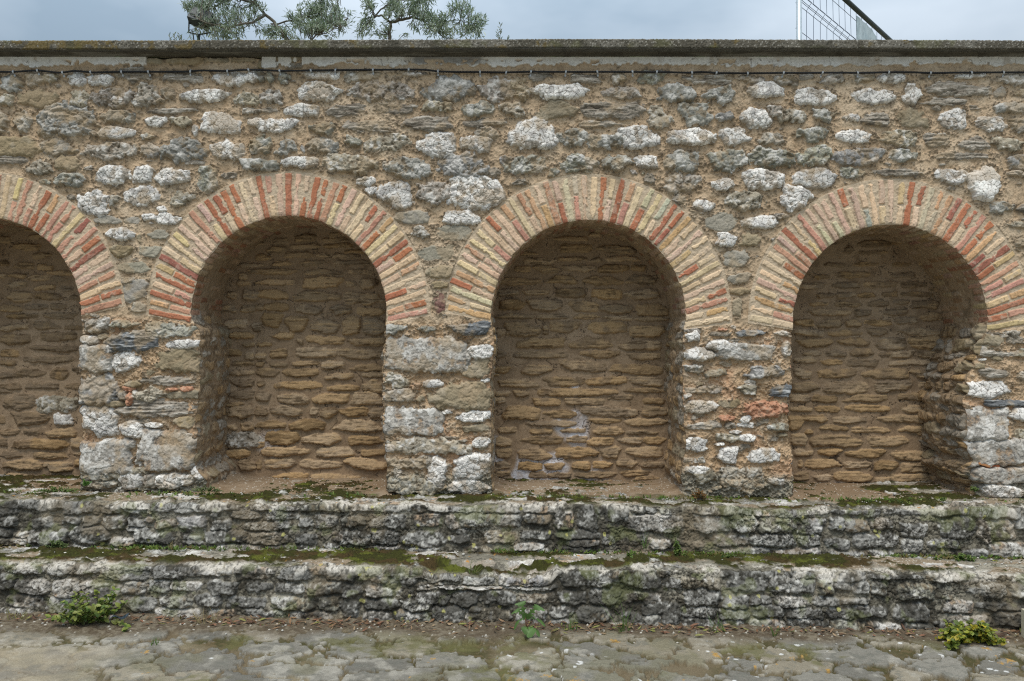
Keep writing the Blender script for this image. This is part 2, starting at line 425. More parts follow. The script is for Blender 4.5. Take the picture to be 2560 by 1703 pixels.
ST[(640, 80)] = '''-60 365 75 480 g;75 370 180 470 g;215 375 310 475 g;420 350 775 440 w;810 370 1160 465 t;1310 360 1570 410 t
30 530 265 665 t;370 470 790 635 w;870 450 1420 640 t;1530 425 2020 630 g;2060 430 2400 645 t
-10 700 200 750 s;260 670 600 780 w;650 670 1010 775 s;1080 645 1465 770 s;1530 630 1790 745 t;1900 650 2215 770 g;2250 670 2460 775 t
-10 790 370 930 w;500 835 750 940 g;840 815 1270 930 s;1350 790 1800 920 s;1870 800 2290 880 s
-60 950 120 1120 g;190 990 360 1130 g;410 1040 465 1125 g;490 985 780 1130 g;820 950 970 1060 g;980 950 1410 1105 t;1485 925 1830 1140 w;1895 945 2180 1110 w;2010 870 2230 990 t
-150 1155 205 1275 g;225 1155 555 1255 w;640 1120 1120 1310 t;1205 1155 1620 1340 g;1700 1130 2115 1360 g;2120 1250 2260 1330 q;2250 1140 2380 1220 g
930 1330 1110 1425 w;1010 1430 1120 1500 w;1145 1365 1455 1610 w;1515 1380 1770 1590 t;1780 1340 2290 1630 w'''
ST[(1280, 80)] = '''-50 420 150 620 t;130 375 370 460 s;510 380 820 470 s;900 370 1050 495 t;1150 370 1420 480 g;1580 380 2020 490 s;2050 395 2330 470 t
180 480 710 620 w;830 520 1220 625 t;1320 480 1690 640 g;1790 500 2065 650 g;2170 460 2500 610 w
-10 655 110 775 t;230 640 590 800 o;600 645 1210 795 s;1215 685 1445 870 t;1545 650 1810 860 g;1870 735 2030 830 g;2100 690 2370 880 w
-10 785 415 1065 w;620 820 1020 885 s;445 875 710 1050 g;710 920 1000 1090 g;990 880 1340 1090 w;1440 895 1860 1050 w;1900 885 2200 1040 w;2260 930 2480 1040 t
-40 1125 300 1300 g;440 1130 770 1290 g;830 1140 1110 1270 g;1130 1140 1350 1255 w;1380 1090 1720 1280 g;1810 1080 2140 1280 g;2180 1075 2596 1240 g
320 1245 425 1335 g;0 1360 150 1420 q;1220 1300 1340 1390 q;1410 1310 1750 1490 t;1850 1345 2040 1460 w;2130 1260 2500 1450 w'''
ST[(1920, 80)] = '''50 400 260 500 t;270 390 420 450 s;470 390 690 480 t;770 390 960 475 t;1000 370 1260 480 w;1370 385 1640 440 s;1700 390 1990 435 w;2100 385 2450 500 t
240 520 640 670 w;780 530 1195 670 w;1240 480 1400 670 w;1440 475 2040 590 s;2070 515 2190 600 k;2260 520 2450 590 t;1430 610 1840 680 s
-10 680 130 780 t;80 715 345 840 t;410 700 655 820 g;690 760 850 830 w;860 750 1100 870 s;1185 710 1475 880 o;1570 710 1815 900 w;1840 670 1940 720 q;1920 770 2170 920 w;2050 645 2420 740 g;2200 790 2480 930 t
290 870 570 1010 g;630 905 960 1020 w;1020 900 1370 1050 t;1430 920 1690 1060 s;1780 960 2050 1085 s;2070 970 2310 1090 t;-20 940 150 1030 t
270 1060 610 1240 g;615 1070 1080 1220 g;1110 1080 1370 1200 g;1490 1110 2010 1190 s;2215 1130 2450 1270 g
250 1265 640 1445 w;680 1255 885 1350 g;960 1260 1410 1335 s;1535 1260 1830 1400 w;1810 1245 2140 1540 W;2200 1270 2450 1340 t'''
ST[(0, 420)] = '''720 195 1000 435 w;1020 240 1110 350 t;1140 170 1470 345 w;1590 210 1790 350 t;1440 355 1540 410 w;1320 425 1450 490 w;1420 420 1660 525 w;870 440 1120 515 k;1135 455 1305 515 k;990 550 1245 665 w;1345 575 1560 660 k;1270 600 1310 700 o;1015 710 1225 825 o;1260 710 1490 815 k;1075 865 1385 965 k;1085 1000 1255 1060 g;1130 1030 1365 1230 k;1200 1235 1345 1330 k;600 240 700 300 q
750 1370 1020 1500 t;1025 1405 1275 1475 g;1320 1415 1860 1560 g'''
ST[(0, 820)] = '''720 70 930 150 w;1010 50 1490 230 d;1540 100 1860 195 w;725 160 1030 400 B;1030 220 1310 390 w;1430 210 1860 405 o;1830 195 1940 265 d;725 430 1090 710 g;1290 450 1785 525 s;1150 480 1300 550 o;1130 530 1250 590 r;1250 550 1545 680 t;1550 580 1980 660 o;1530 540 1650 580 r;1670 530 1770 590 r;1070 580 1180 660 q;1145 600 1250 705 r;975 670 1140 725 o;860 670 970 715 o;1100 670 1770 830 s;745 720 1080 980 w;1115 850 1305 1005 w;1600 820 1790 920 o;1340 870 1490 920 w;1840 450 1980 560 t;1870 1080 2010 1230 t
725 1035 1230 1340 B;1280 940 1800 1300 B;740 1280 1330 1400 t;1090 1335 1310 1480 w;1440 1340 1800 1480 w;1750 1270 1940 1400 w;800 1400 1080 1480 t;1310 1350 1450 1460 t'''
ST[(640, 420)] = '''1285 390 1615 515 k;1730 385 2065 520 w;1410 535 1605 655 t;1650 535 1980 680 k;1505 705 1835 865 k;1560 910 1840 1015 o;1610 1040 1795 1115 o;1640 1140 1750 1335 p;1175 1430 1380 1520 g;1480 1450 1645 1510 g;1775 1415 2175 1530 d'''
ST[(640, 820)] = '''1190 90 1955 400 B;1950 150 2170 300 w;1930 290 2160 470 o;1200 420 1400 560 t;1540 475 1710 550 w;1430 500 1505 570 r;1180 560 1445 675 t;1580 520 2160 740 o;1485 610 1540 690 o;1170 730 1705 985 B;1715 750 1820 790 w;1850 760 2165 870 w;1900 890 2160 960 o;1180 1010 1900 1160 t;1720 990 1890 1020 q;1830 1020 1950 1050 q;1990 1005 2155 1100 w;1910 1070 1985 1170 t;1170 1060 1300 1150 w
1200 1180 1760 1300 t;1260 1280 1350 1370 w;1590 1180 1740 1460 w;1820 1150 2160 1400 w;1780 1400 2165 1540 w;1200 1370 1780 1530 t'''
ST[(1280, 420)] = '''1460 240 1620 350 s;1660 300 1870 400 w;1970 220 2340 380 t;1770 420 2080 570 k;2115 440 2450 560 w;1870 590 2060 720 w;2095 600 2300 725 o;1950 760 2200 905 k;1980 970 2200 1060 k;2000 1100 2170 1170 o;2025 1190 2120 1350 k'''
ST[(1280, 820)] = '''1600 30 1720 125 w;1820 30 2005 80 q;2040 20 2330 75 d;1790 110 2080 210 w;1585 170 1860 300 w;1880 140 2400 300 B;2150 360 2420 470 g;1585 340 1770 410 g;1780 380 1970 450 g;2065 515 2255 620 t;1580 530 1960 610 t;1585 675 1900 790 w;1905 650 2110 730 o;2110 670 2550 830 r;1585 860 1920 945 s;2060 870 2235 920 w;2000 940 2110 975 w;2090 985 2245 1040 w;1860 970 2085 1040 t;1590 1010 1800 1140 w;1860 1055 1950 1085 w;1910 1090 2080 1240 w;2190 1110 2460 1240 w;1590 1260 1800 1340 w;1650 1290 1900 1420 t;1900 1280 2300 1520 t;2240 985 2320 1010 q;1580 600 1650 650 w;1900 800 2060 850 r'''
ST[(1920, 420)] = '''110 165 385 385 w;55 420 190 475 t;1995 315 2250 415 g;2180 490 2440 545 t;2290 340 2450 420 s;2260 640 2450 730 s;2000 1500 2356 1560 t'''
ST[(1920, 820)] = '''60 30 210 70 w;130 130 215 265 w;0 350 140 450 g;30 530 220 640 d;0 870 190 960 g;80 975 180 1005 o;0 1380 150 1450 w
1840 200 2300 260 s;1940 380 2220 470 s;1710 490 2200 650 w;1940 660 2420 725 d;1790 740 2195 1020 B;2210 740 2450 850 w;1800 1020 2400 1260 B;1890 1280 2420 1430 B;1950 1430 2330 1560 w;2250 930 2450 1010 t;2280 190 2440 260 g;2290 400 2440 480 w;1940 60 2150 160 o;2180 80 2380 150 q'''
# risers of the two ledges (tile scale 2.763)
RU = {(0, 1200): """250 150 430 215;430 160 640 230;700 160 840 235;870 160 1015 230;1055 170 1200 220;1210 175 1340 225;1340 165 1440 215;1430 170 1560 215;235 250 390 330;450 245 550 310;0 330 100 385;120 350 220 395;880 260 1000 320;1080 270 1220 335;720 250 860 340;1470 275 1600 345;1700 285 2010 345;1830 230 2070 280;2070 255 2160 320;2170 235 2330 340;880 320 1030 350;500 320 750 430;780 390 930 450;930 350 1200 440;1280 370 1400 440;1420 350 1720 430;1730 360 2000 440;2040 370 2200 440;2300 360 2400 420;0 180 120 240;0 250 120 320;570 240 700 320;1020 180 1050 230;1240 240 1440 330;1600 200 1800 270;230 340 480 440;0 395 210 440;1050 445 1400 500;1500 445 1800 500;1850 445 2200 495""",
(853, 1200): """0 250 170 320;200 240 450 330;510 230 700 320;730 240 800 330;810 230 1050 320;1060 240 1240 330;1250 240 1440 300;1470 220 1600 330;1630 230 1790 340;1810 235 1980 290;1990 240 2357 360;0 350 180 450;200 350 400 440;410 360 730 450;740 370 900 425;980 350 1220 430;1230 350 1450 405;1480 340 1800 400;1810 370 1900 450;1920 370 2100 450;2120 400 2280 470;240 450 420 500;850 450 1050 515;1200 430 1400 480;1500 450 1740 520;460 460 700 500;1560 405 1780 450""",
(1706, 1200): """75 240 310 370;320 240 425 350;430 230 500 350;510 240 775 355;800 250 960 370;1000 250 1120 340;1130 270 1300 360;1320 260 1450 340;1500 290 1700 390;1780 270 2010 400;2030 260 2280 420;2290 260 2500 340;200 380 450 450;460 370 780 450;800 370 930 450;970 400 1160 470;1170 370 1480 460;1500 400 1650 500;1930 470 2110 530;2120 430 2500 530;1690 400 1900 470;250 460 600 530;640 460 950 540;1000 480 1450 550"""}
RL = {(0, 1200): """45 580 300 640;320 580 690 650;710 600 1040 690;1050 600 1280 680;1300 610 1440 660;1450 600 1600 660;1660 620 1870 680;1920 600 2180 680;2250 620 2400 690;0 640 110 760;120 680 350 780;380 680 560 800;850 700 1020 790;1030 690 1180 780;1190 690 1420 760;1430 690 1640 790;1700 690 1880 770;1900 700 2110 770;2130 700 2357 790;60 790 330 880;860 800 1100 900;1120 800 1330 870;1350 780 1540 870;1560 800 1840 880;1870 800 2180 890;2200 800 2357 890;0 880 250 950;1090 880 1400 940;1450 890 1640 940;1700 890 1960 960;2000 900 2300 960;350 800 560 930;570 700 840 900""",
(853, 1200): """0 610 100 700;130 640 335 700;355 620 520 720;530 700 660 760;670 700 1110 745;1120 705 1490 750;1505 630 1860 735;1920 655 2215 740;2220 690 2357 760;0 720 150 800;170 730 350 800;370 740 500 800;520 770 760 850;780 760 960 860;980 760 1200 850;1220 770 1480 850;1500 760 1700 850;1720 750 1920 850;1940 770 2200 840;160 810 400 890;420 810 620 890;640 860 860 990;880 870 1150 1000;1440 870 1600 940;1620 860 1840 960;2080 830 2260 920;2000 920 2200 1020;2210 850 2357 990;0 820 140 950;160 900 350 990;370 900 620 1000;1200 880 1420 1000;1440 950 1700 1030;1720 970 1980 1040""",
(1706, 1200): """0 680 270 750;320 660 590 770;600 670 740 780;740 690 900 780;920 670 1050 790;1050 680 1170 760;1180 700 1280 780;1300 710 1400 790;1500 720 1750 820;2050 720 2230 810;2250 720 2450 810;1900 650 2400 700;0 760 260 870;280 790 450 880;470 790 620 860;640 800 860 870;880 800 1080 870;1090 810 1290 850;1190 860 1400 930;1450 850 1690 960;1800 830 2000 910;2010 840 2357 890;0 880 220 950;240 880 450 950;470 860 700 940;720 880 960 950;980 880 1180 950;0 950 200 1050;220 950 420 1020;450 950 700 1050;720 950 1000 1040;1010 960 1240 1060;1260 970 1500 1070;1520 970 1720 1060;1840 920 2120 990;2150 900 2450 1000"""}
NB = {}
NB[1] = {(0, 420): '''300 780 480 840;120 870 320 930;340 880 500 950;0 970 50 1020;70 970 250 1020;250 980 460 1040;465 990 640 1060;60 1040 260 1110;320 1070 510 1130;550 1090 680 1140;35 1140 305 1240;320 1150 570 1220;630 1170 760 1220;0 1260 220 1335;235 1250 450 1310;455 1230 640 1310;60 1340 380 1390;390 1330 750 1395;0 1430 290 1500;305 1410 570 1490;580 1440 800 1490;0 850 90 900;120 700 400 760;-100 620 100 700''',
(0, 820): '''0 50 320 155;350 30 730 125;0 190 185 270;265 150 730 220;0 290 160 350;200 250 690 325;110 370 450 460;480 355 640 480;670 350 800 420;0 400 140 470;0 500 200 570;200 490 550 565;590 500 780 570;30 600 340 755;320 630 740 770 t;110 760 465 900;510 790 670 890 w;0 790 60 890;0 930 190 990;200 930 380 1000;430 910 710 1010;110 1010 620 1115;650 1000 800 1110;0 1120 240 1190;300 1140 640 1210;40 1200 410 1310;420 1220 670 1330;0 1010 75 1090;690 1200 850 1290'''}
NB[2] = {(0, 420): '''2280 930 2400 970;2190 960 2290 1030;2170 1040 2300 1090;2100 1130 2180 1215;2230 1120 2400 1220;2040 1260 2170 1330;2190 1260 2400 1330;2060 1390 2300 1480;2310 1420 2400 1510''',
(640, 420): '''330 610 580 680;150 640 300 700;90 720 290 790;320 700 600 750;630 690 900 740;610 640 880 690;0 790 130 850;260 770 540 830;555 780 675 820;700 780 1000 840;145 855 350 905;380 850 655 905;720 850 1050 900;0 930 380 985;450 930 800 985;840 930 1090 985;0 1020 360 1085;395 1000 820 1110;830 1030 930 1090;950 1010 1130 1115;0 1120 295 1215;330 1125 790 1230;805 1130 1190 1260;75 1235 315 1325;375 1255 620 1350;680 1250 880 1350;920 1280 1190 1360;0 1250 70 1320;45 1330 245 1470;290 1360 495 1520;525 1380 780 1525;805 1370 955 1545;980 1380 1190 1540''',
(640, 820): '''150 30 350 105;445 70 820 155;825 90 1190 165;380 85 430 150;0 130 150 165;370 155 750 275;750 180 1180 300;130 190 300 280;0 215 95 290;605 290 820 385;335 300 600 345;120 310 300 360;855 330 1180 400;0 305 75 355;0 365 230 460;240 370 580 455;635 410 900 475;980 400 1180 455;990 460 1180 600;150 485 615 570;650 520 960 585;0 480 85 540;0 570 155 670;195 595 500 705;520 600 860 700;875 590 1190 710;0 710 115 815;130 710 430 810;485 730 570 800;580 730 750 830;760 720 1030 820;1035 725 1170 830;0 845 280 930;310 830 665 940;700 845 1170 965;70 945 410 1080;425 970 790 1080;845 990 1190 1080;0 1030 75 1105;65 1090 500 1185;530 1090 940 1190;970 1115 1200 1180;75 1200 380 1300;385 1210 800 1295;805 1190 1200 1305;150 1330 500 1405;500 1340 950 1410;0 1215 60 1300''',
(0, 820): '''2120 30 2340 95;2235 130 2350 170;2090 190 2235 260;2260 210 2350 295;2130 300 2350 355;2100 380 2350 440;2120 470 2350 545;2110 560 2350 660;2070 680 2250 720;2100 710 2350 840;2090 880 2180 940;2225 860 2350 945;2090 960 2400 1100 k;2050 1110 2300 1200;2180 1210 2350 1310;2040 1270 2150 1310'''}
NB[3] = {(1280, 420): '''380 630 700 680;410 700 740 780;770 720 1150 790;100 830 420 890;440 820 690 860;720 830 830 870;860 810 1200 860;20 900 180 960;190 890 430 970;450 890 760 960;780 890 1090 965;1100 890 1240 950;-160 1010 270 1080;315 985 620 1075;655 990 1030 1090;1040 980 1320 1080;80 1110 350 1170;385 1105 680 1195;715 1115 1020 1215;1040 1110 1360 1215;-120 1210 110 1310;125 1205 480 1320;515 1215 810 1330;810 1245 1105 1340;1110 1245 1440 1360;-160 1340 220 1385;230 1340 530 1390;550 1340 820 1390;830 1360 1110 1405;1120 1370 1450 1410;-60 1410 260 1560;285 1440 340 1535;350 1400 625 1530;695 1410 1070 1530;1080 1440 1430 1555;-150 1110 60 1180''',
(640, 820): '''2200 0 2290 90;2200 190 2300 285;2190 350 2340 420;2220 470 2420 545;2200 580 2340 630;2230 910 2400 970;2200 1000 2356 1090;2200 1100 2350 1200;2190 1220 2340 1290;2190 1310 2350 1380''',
(1280, 820): '''40 90 500 190;520 80 920 190;950 110 1380 200;0 215 545 280;620 205 1005 280;1040 220 1370 300;75 340 370 430;410 290 880 400;900 330 1390 430;-100 470 260 545;270 440 690 540;680 440 1060 530;1060 440 1400 540;0 570 160 640;210 550 1000 630;1015 550 1420 595;170 640 440 715;480 630 870 710;890 610 1120 660;1210 640 1420 700;-100 720 270 850;280 750 590 830;630 710 1160 825;1170 710 1450 815;110 850 600 905;680 830 1020 880;1030 830 1450 900;160 920 380 975;410 920 680 960;740 910 1040 985;1050 940 1350 980;60 990 470 1070;500 980 690 1060;690 1000 940 1080;965 1000 1200 1070;1210 1000 1420 1075;50 1100 360 1210;385 1095 790 1200;800 1090 1005 1195;1030 1085 1400 1195;40 1225 280 1310;300 1230 495 1310;535 1225 715 1305;720 1220 930 1290;955 1195 1160 1295;1180 1220 1450 1285;150 1310 330 1385;330 1320 550 1385;560 1320 970 1380;980 1305 1270 1365;720 1400 960 1440;500 1410 700 1440'''}
NB[4] = {(1920, 420): '''700 700 770 800;800 760 1100 800;500 870 740 910;760 870 1030 910;1130 870 1320 910;400 980 580 1030;600 950 960 1020;1100 960 1360 1010;280 1060 560 1120;580 1050 850 1115;870 1040 1190 1100;1195 1035 1460 1110;440 1150 600 1200;610 1140 810 1205;820 1145 990 1195;1030 1140 1200 1190;1200 1140 1540 1190;380 1235 560 1270;580 1230 870 1280;895 1210 1110 1280;1140 1210 1310 1255;1310 1200 1580 1310;330 1300 760 1360;790 1300 955 1365;1045 1285 1310 1355;240 1390 430 1460;460 1390 670 1470;715 1390 860 1470;885 1395 1140 1460;1150 1370 1380 1440;1400 1330 1600 1410;230 1480 530 1550''',
(1920, 820): '''540 20 880 75;910 0 1110 75;1160 0 1600 70;250 90 600 180;640 85 940 165;985 80 1280 205;1290 70 1610 200;300 210 490 260;515 200 730 270;765 180 980 265;1010 220 1120 265;1125 205 1370 275;1385 210 1600 285;240 260 450 325;465 290 680 345;700 285 1040 360;1045 290 1630 345;230 370 390 470;435 370 820 465;860 365 1290 470;1300 375 1590 460;220 490 475 595;485 490 950 610;975 475 1340 595;1390 490 1600 560;200 610 390 680;400 610 635 690;660 610 1105 685;1200 590 1580 670;200 715 415 770;430 715 670 780;685 700 1130 775;1220 700 1600 785;290 800 560 865;600 810 940 880;1000 800 1530 875;180 800 320 940;460 890 740 945;750 910 1170 965;1200 900 1600 965;345 935 410 975;205 965 375 1080;385 980 880 1095;890 995 1310 1090;1410 990 1590 1080;240 1110 430 1180;430 1110 690 1175;700 1115 1105 1195;1130 1120 1580 1220;280 1205 320 1285;340 1205 670 1295;680 1225 960 1295;985 1220 1190 1320;1210 1230 1560 1330;235 1310 385 1405;415 1345 570 1410;590 1320 950 1420;975 1370 1120 1425;1120 1330 1590 1430;360 1430 740 1465'''}
# brick rings, left springing to right springing; one letter = whole brick, two = outer piece then inner piece
RING = {
 1: 'K CK C YR R CC K PC R KC P CC K RC C CP C CC K C CC C PR C YP P CP R OR P PP Y DP P RK D CK K PP C RR P',
 2: 'R OP R CP R YR D CC C YK K CC P KC R RC R RC C CK R PC K R K CR R RR P RC K CC C RC P OR C CC R RK K OK C KR C RO P',
 3: 'O OC G RK O CC KK OK C CP C RK C OP C PK O CO P KR G GP K C R CK R OP C GR C WC R RD O CC K CY C CR C CC K RC P OC C',
 4: 'CC CP O CD K CO C CR P KP R CY P CG K KG K RC K CB C KC C YC R RC G OG O DC R RC P RR O CD D YR P YP P OY R PR Y',
}
ARCH = {1: (-40, 784, 241, 350, -90, 89.5), 2: (721.3, 785, 244.5, 351, -93, 93), 3: (1471, 793, 243.5, 354, -90.5, 95), 4: (2226.5, 804, 243, 352, -93, 93.5)}
BCOL = {'R': (0.47, 0.19, 0.11), 'O': (0.61, 0.38, 0.22), 'P': (0.58, 0.315, 0.225), 'K': (0.70, 0.49, 0.37), 'C': (0.74, 0.565, 0.38),
        'Y': (0.64, 0.49, 0.27), 'G': (0.62, 0.54, 0.39), 'D': (0.38, 0.15, 0.11), 'W': (0.60, 0.57, 0.46), 'B': (0.38, 0.38, 0.31)}
def px2x(px, s=S): return (px - 1280.0) / s
def py2z(py, s=S): return CAM_Z + (851.5 - py) / s
def parse(tiles, s, default='n', ts=3.6813):
    for (ox, oy), txt in tiles.items():
        for it in txt.replace('\n', ';').split(';'):
            q = it.split()
            if len(q) < 4: continue
            x0, y0, x1, y1 = [float(v) / ts for v in q[:4]]
            yield px2x(ox + x0, s), py2z(oy + y1, s), px2x(ox + x1, s), py2z(oy + y0, s), (q[4] if len(q) > 4 else default)
# ---------------------------------------------------------------- the wall with its four niches
XW = 4.35
wall = tag(empty('stone_wall', (0, D, 0)), 'long tan rubble stone wall with four brick-arched blind niches under a concrete coping', 'wall')
YB = 5.64               # plane of the niche backs
SB = FPX / YB
JAMB = {
 1: ([(784, -281), (1300, -281)], [(784, 201), (860, 199), (1000, 198), (1100, 200), (1300, 198)]),
 2: ([(785, 477), (800, 480), (825, 497), (870, 501), (930, 500), (990, 497), (1040, 486), (1100, 492), (1170, 490), (1200, 512), (1300, 525)],
     [(785, 965.8), (840, 966), (880, 958), (1050, 957), (1090, 960), (1140, 963), (1170, 968), (1300, 962)]),
 3: ([(793, 1227.5), (830, 1232), (900, 1233), (950, 1228), (1150, 1229), (1300, 1229)],
     [(793, 1714.5), (840, 1708), (900, 1709), (1000, 1706), (1060, 1710), (1085, 1715), (1130, 1713), (1160, 1706), (1300, 1705)]),
 4: ([(804, 1983.5), (850, 1979), (960, 1980), (1000, 1970), (1100, 1972), (1140, 1982), (1180, 1984), (1300, 1990)],
     [(804, 2469.5), (830, 2467), (860, 2458), (900, 2440), (960, 2420), (1000, 2408), (1060, 2412), (1090, 2408), (1110, 2410), (1150, 2425), (1180, 2410), (1210, 2440), (1300, 2460)]),
}
def jamb_x(n, side, z):
    pts = JAMB[n][side]
    zs = np.array([py2z(p[0]) for p in pts])[::-1]; xs = np.array([px2x(p[1]) for p in pts])[::-1]
    x = np.interp(z, zs, xs)
    zz = np.asarray(z, dtype=f32)
    amp = np.where(zz > zs[-1] - 0.05, 0.2, 1.0) * (1.7 if (n, side) == (4, 1) else 1.0)
    return x + amp * 0.009 * fbm(np.full(zz.shape, 3.0 + n * 7 + side * 3, f32), zz, 0.09, 3, 31)
def arch_r(n, th):
    th = np.asarray(th, dtype=f32)
    return ARCH[n][2] / S + 0.0035 * fbm(th * 0.63, np.full(th.shape, n * 3.0, f32), 0.06, 2, 41)

F = Field(-XW, XW, 0.46, 3.425, 0.0032, 3)
U, V = F.U, F.V
# signed distance into the openings (positive inside)
sd = np.full(U.shape, -9.0, f32)
ring = np.zeros(U.shape, np.int8)
for n, (cx, cy, R, Ro, t0, t1) in ARCH.items():
    X0, Z0 = px2x(cx), py2z(cy)
    x = U - X0; z = V - Z0
    dist = np.sqrt(x * x + z * z); th = np.arctan2(x, z)
    up = arch_r(n, th) - dist
    xl = jamb_x(n, 0, F.v)[:, None]; xr = jamb_x(n, 1, F.v)[:, None]
    low = np.minimum(U - xl, xr - U)
    s_ = np.where(z > 0, up, low)
    sd = np.maximum(sd, s_)
    # ring zone: polar above the centre, plus the tilted feet below it
    aim = Z0 - (60 / S) * np.clip(np.abs(np.sin(th)), 0, 1) ** 3
    inring = (dist < (Ro + 5) / S) & (dist > (R - 60) / S)
    a0, a1 = math.radians(t0 - 2.2), math.radians(t1 + 2.2)
    phi = np.where(x < 0, a0, a1)
    # lower border line of the first brick: through the springing point along its own direction
    for sgn, ang in ((-1, a0), (1, a1)):
        px_, pz_ = (R / S) * math.sin(ang), (R / S) * math.cos(ang)
        az = -(60 / S) * abs(math.sin(ang)) ** 3
        dx, dz = px_ - 0, pz_ - az
        side = (x - px_) * dz - (z - pz_) * dx       # left / right of the line
        inring &= ~((x * sgn > 0) & (z < 0.15) & (side * sgn > 0))
    ring[inring] = n
spring = py2z(797 + (U * S + 1280 - 720) * 0.0125)
pier = sm(spring - V, -0.02, 0.05) * (ring == 0)
low_crust = sm(py2z(1165) - V + 0.06 * F.big + 0.03 * F.n1, -0.02, 0.10)
rough_right = sm(U, px2x(2440), px2x(2500)) * pier
hb = 0.006 * F.big + 0.0045 * F.n1 + 0.0035 * F.n2 + 0.0012 * F.n3
hb = hb + pier * (0.012 * fbm(U, V, 0.22, 3, 61) + 0.006 * F.n1 + 0.005 * F.n2 + 0.002 * F.n3)
c = flat(U.shape, (0.50, 0.375, 0.25))
c = mixc(c, (0.60, 0.48, 0.345), sm(F.big + 0.5 * F.n1, 0.0, 0.8) * 0.7)
c = mixc(c, (0.33, 0.235, 0.145), sm(-F.n1 - 0.5 * F.big, 0.2, 0.9) * 0.6)
c = mixc(c, (0.46, 0.31, 0.18), pier * 0.55)
c = mixc(c, (0.52, 0.31, 0.19), pier * sm(fbm(U, V, 0.2, 3, 63), 0.2, 0.8) * 0.5)
c = mixc(c, (0.55, 0.44, 0.32), pier * sm(F.n2 + 0.6 * fbm(U, V, 0.15, 2, 64), 0.3, 0.9) * 0.7)
c = mixc(c, (0.15, 0.115, 0.08), sm(F.n3 + 0.3 * F.n2, 0.45, 1.0) * 0.5)
c = mixc(c, (0.30, 0.285, 0.225), low_crust * 0.8)
hb = hb + low_crust * pier * (0.008 * F.n2 + 0.005 * F.n3)
isring = ring > 0
rc = flat(U.shape, (0.56, 0.45, 0.325)); rc = mixc(rc, (0.34, 0.255, 0.165), sm(-F.n1 - 0.3 * F.n2, 0.1, 0.8) * 0.6)
c = np.where(isring[..., None], rc, c)
hb = np.where(isring, 0.001 + 0.0028 * F.n2 + 0.0015 * F.n3, hb)
start_mortar(F, hb, c)
F.keep = np.where(isring, 0, 1).astype(f32)
rs = random.Random(11)
for x0, z0, x1, z1, k in parse(ST, S):
    below = (z0 + z1) / 2 < py2z(800)
    put_stone(F, x0, z0, x1, z1, k, rs, hk=(1.15 if below else 1.0), rot=rs.uniform(-0.05, 0.05), blocky=(7 if k == 'B' else None))
for x0, z0, x1, z1, k in parse({(0, 80): '1530 235 1860 300 o;1870 235 2110 292 o;2120 228 2356 282 o;1350 235 1520 300 o', (640, 80): '160 215 400 270 o;290 280 430 335 q;10 260 80 340 o'}, S):
    put_stone(F, x0, z0, x1, z1, k, rs, blocky=5)
# the wall beyond the photograph's edges
for x0, z0, x1, z1 in courses(rs, -XW, XW, 0.5, 3.3, 0.085, 0.19, gap=0.04):
    if (x1 < -3.36 or x0 > 3.36):
        put_stone(F, x0, z0, x1, z1, rs.choice('ggwttsgwo'), rs, rot=rs.uniform(-.06, .06))
# small filler rubble in the wide joints
for i in range(2600):
    x, z = rs.uniform(-XW, XW), rs.uniform(0.6, 3.3)
    j_, i_ = int((z - F.v[0]) / F.st), int((x - F.u[0]) / F.st)
    inp = pier[j_, i_] > 0.5
    if F.rmin[j_, i_] > (1.22 if inp else 1.45) and F.keep[j_, i_] > 0.5:
        a = rs.uniform(0.015, 0.055) if inp else rs.uniform(0.012, 0.028); b = min(.022, a * rs.uniform(0.35, 0.7))
        put_stone(F, x - a, z - b, x + a, z + b, rs.choice('qtrowqsto' if inp else 'qtqsq'), rs, hk=0.8, rot=rs.uniform(-.3, .3))
# rugged crust of old mortar round the stones; dark tint is grime plus painted cavity shade
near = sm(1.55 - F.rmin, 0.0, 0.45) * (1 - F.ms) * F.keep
grit_shade = sm(F.n2 + 0.7 * F.n3 + 0.35 * fbm(U, V, 0.3, 2, 71), -0.25, 0.45)
F.h += near * grit_shade * (0.003 + 0.003 * F.n2 + 0.003 * F.n3)
F.c = mixc(F.c, (0.185, 0.145, 0.10), near * grit_shade * 0.55 * (1 - 0.45 * pier))
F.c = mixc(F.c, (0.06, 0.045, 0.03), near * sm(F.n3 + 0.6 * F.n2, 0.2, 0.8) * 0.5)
# old lime and earth smeared over parts of the stones
sme = sm(fbm(U, V, 0.16, 4, 75, 0.6) - 0.05, 0.0, 0.35) * F.ms * F.keep
F.c = mixc(F.c, (0.38, 0.29, 0.185), sme * 0.6)
lc = low_crust * pier * sm(F.n2 + 0.5 * F.n3, -0.3, 0.6)
F.c = mixc(F.c, (0.25, 0.245, 0.20), lc * 0.6); F.c = mixc(F.c, (0.07, 0.07, 0.06), lc * sm(F.n3, 0.1, 0.7) * 0.6)

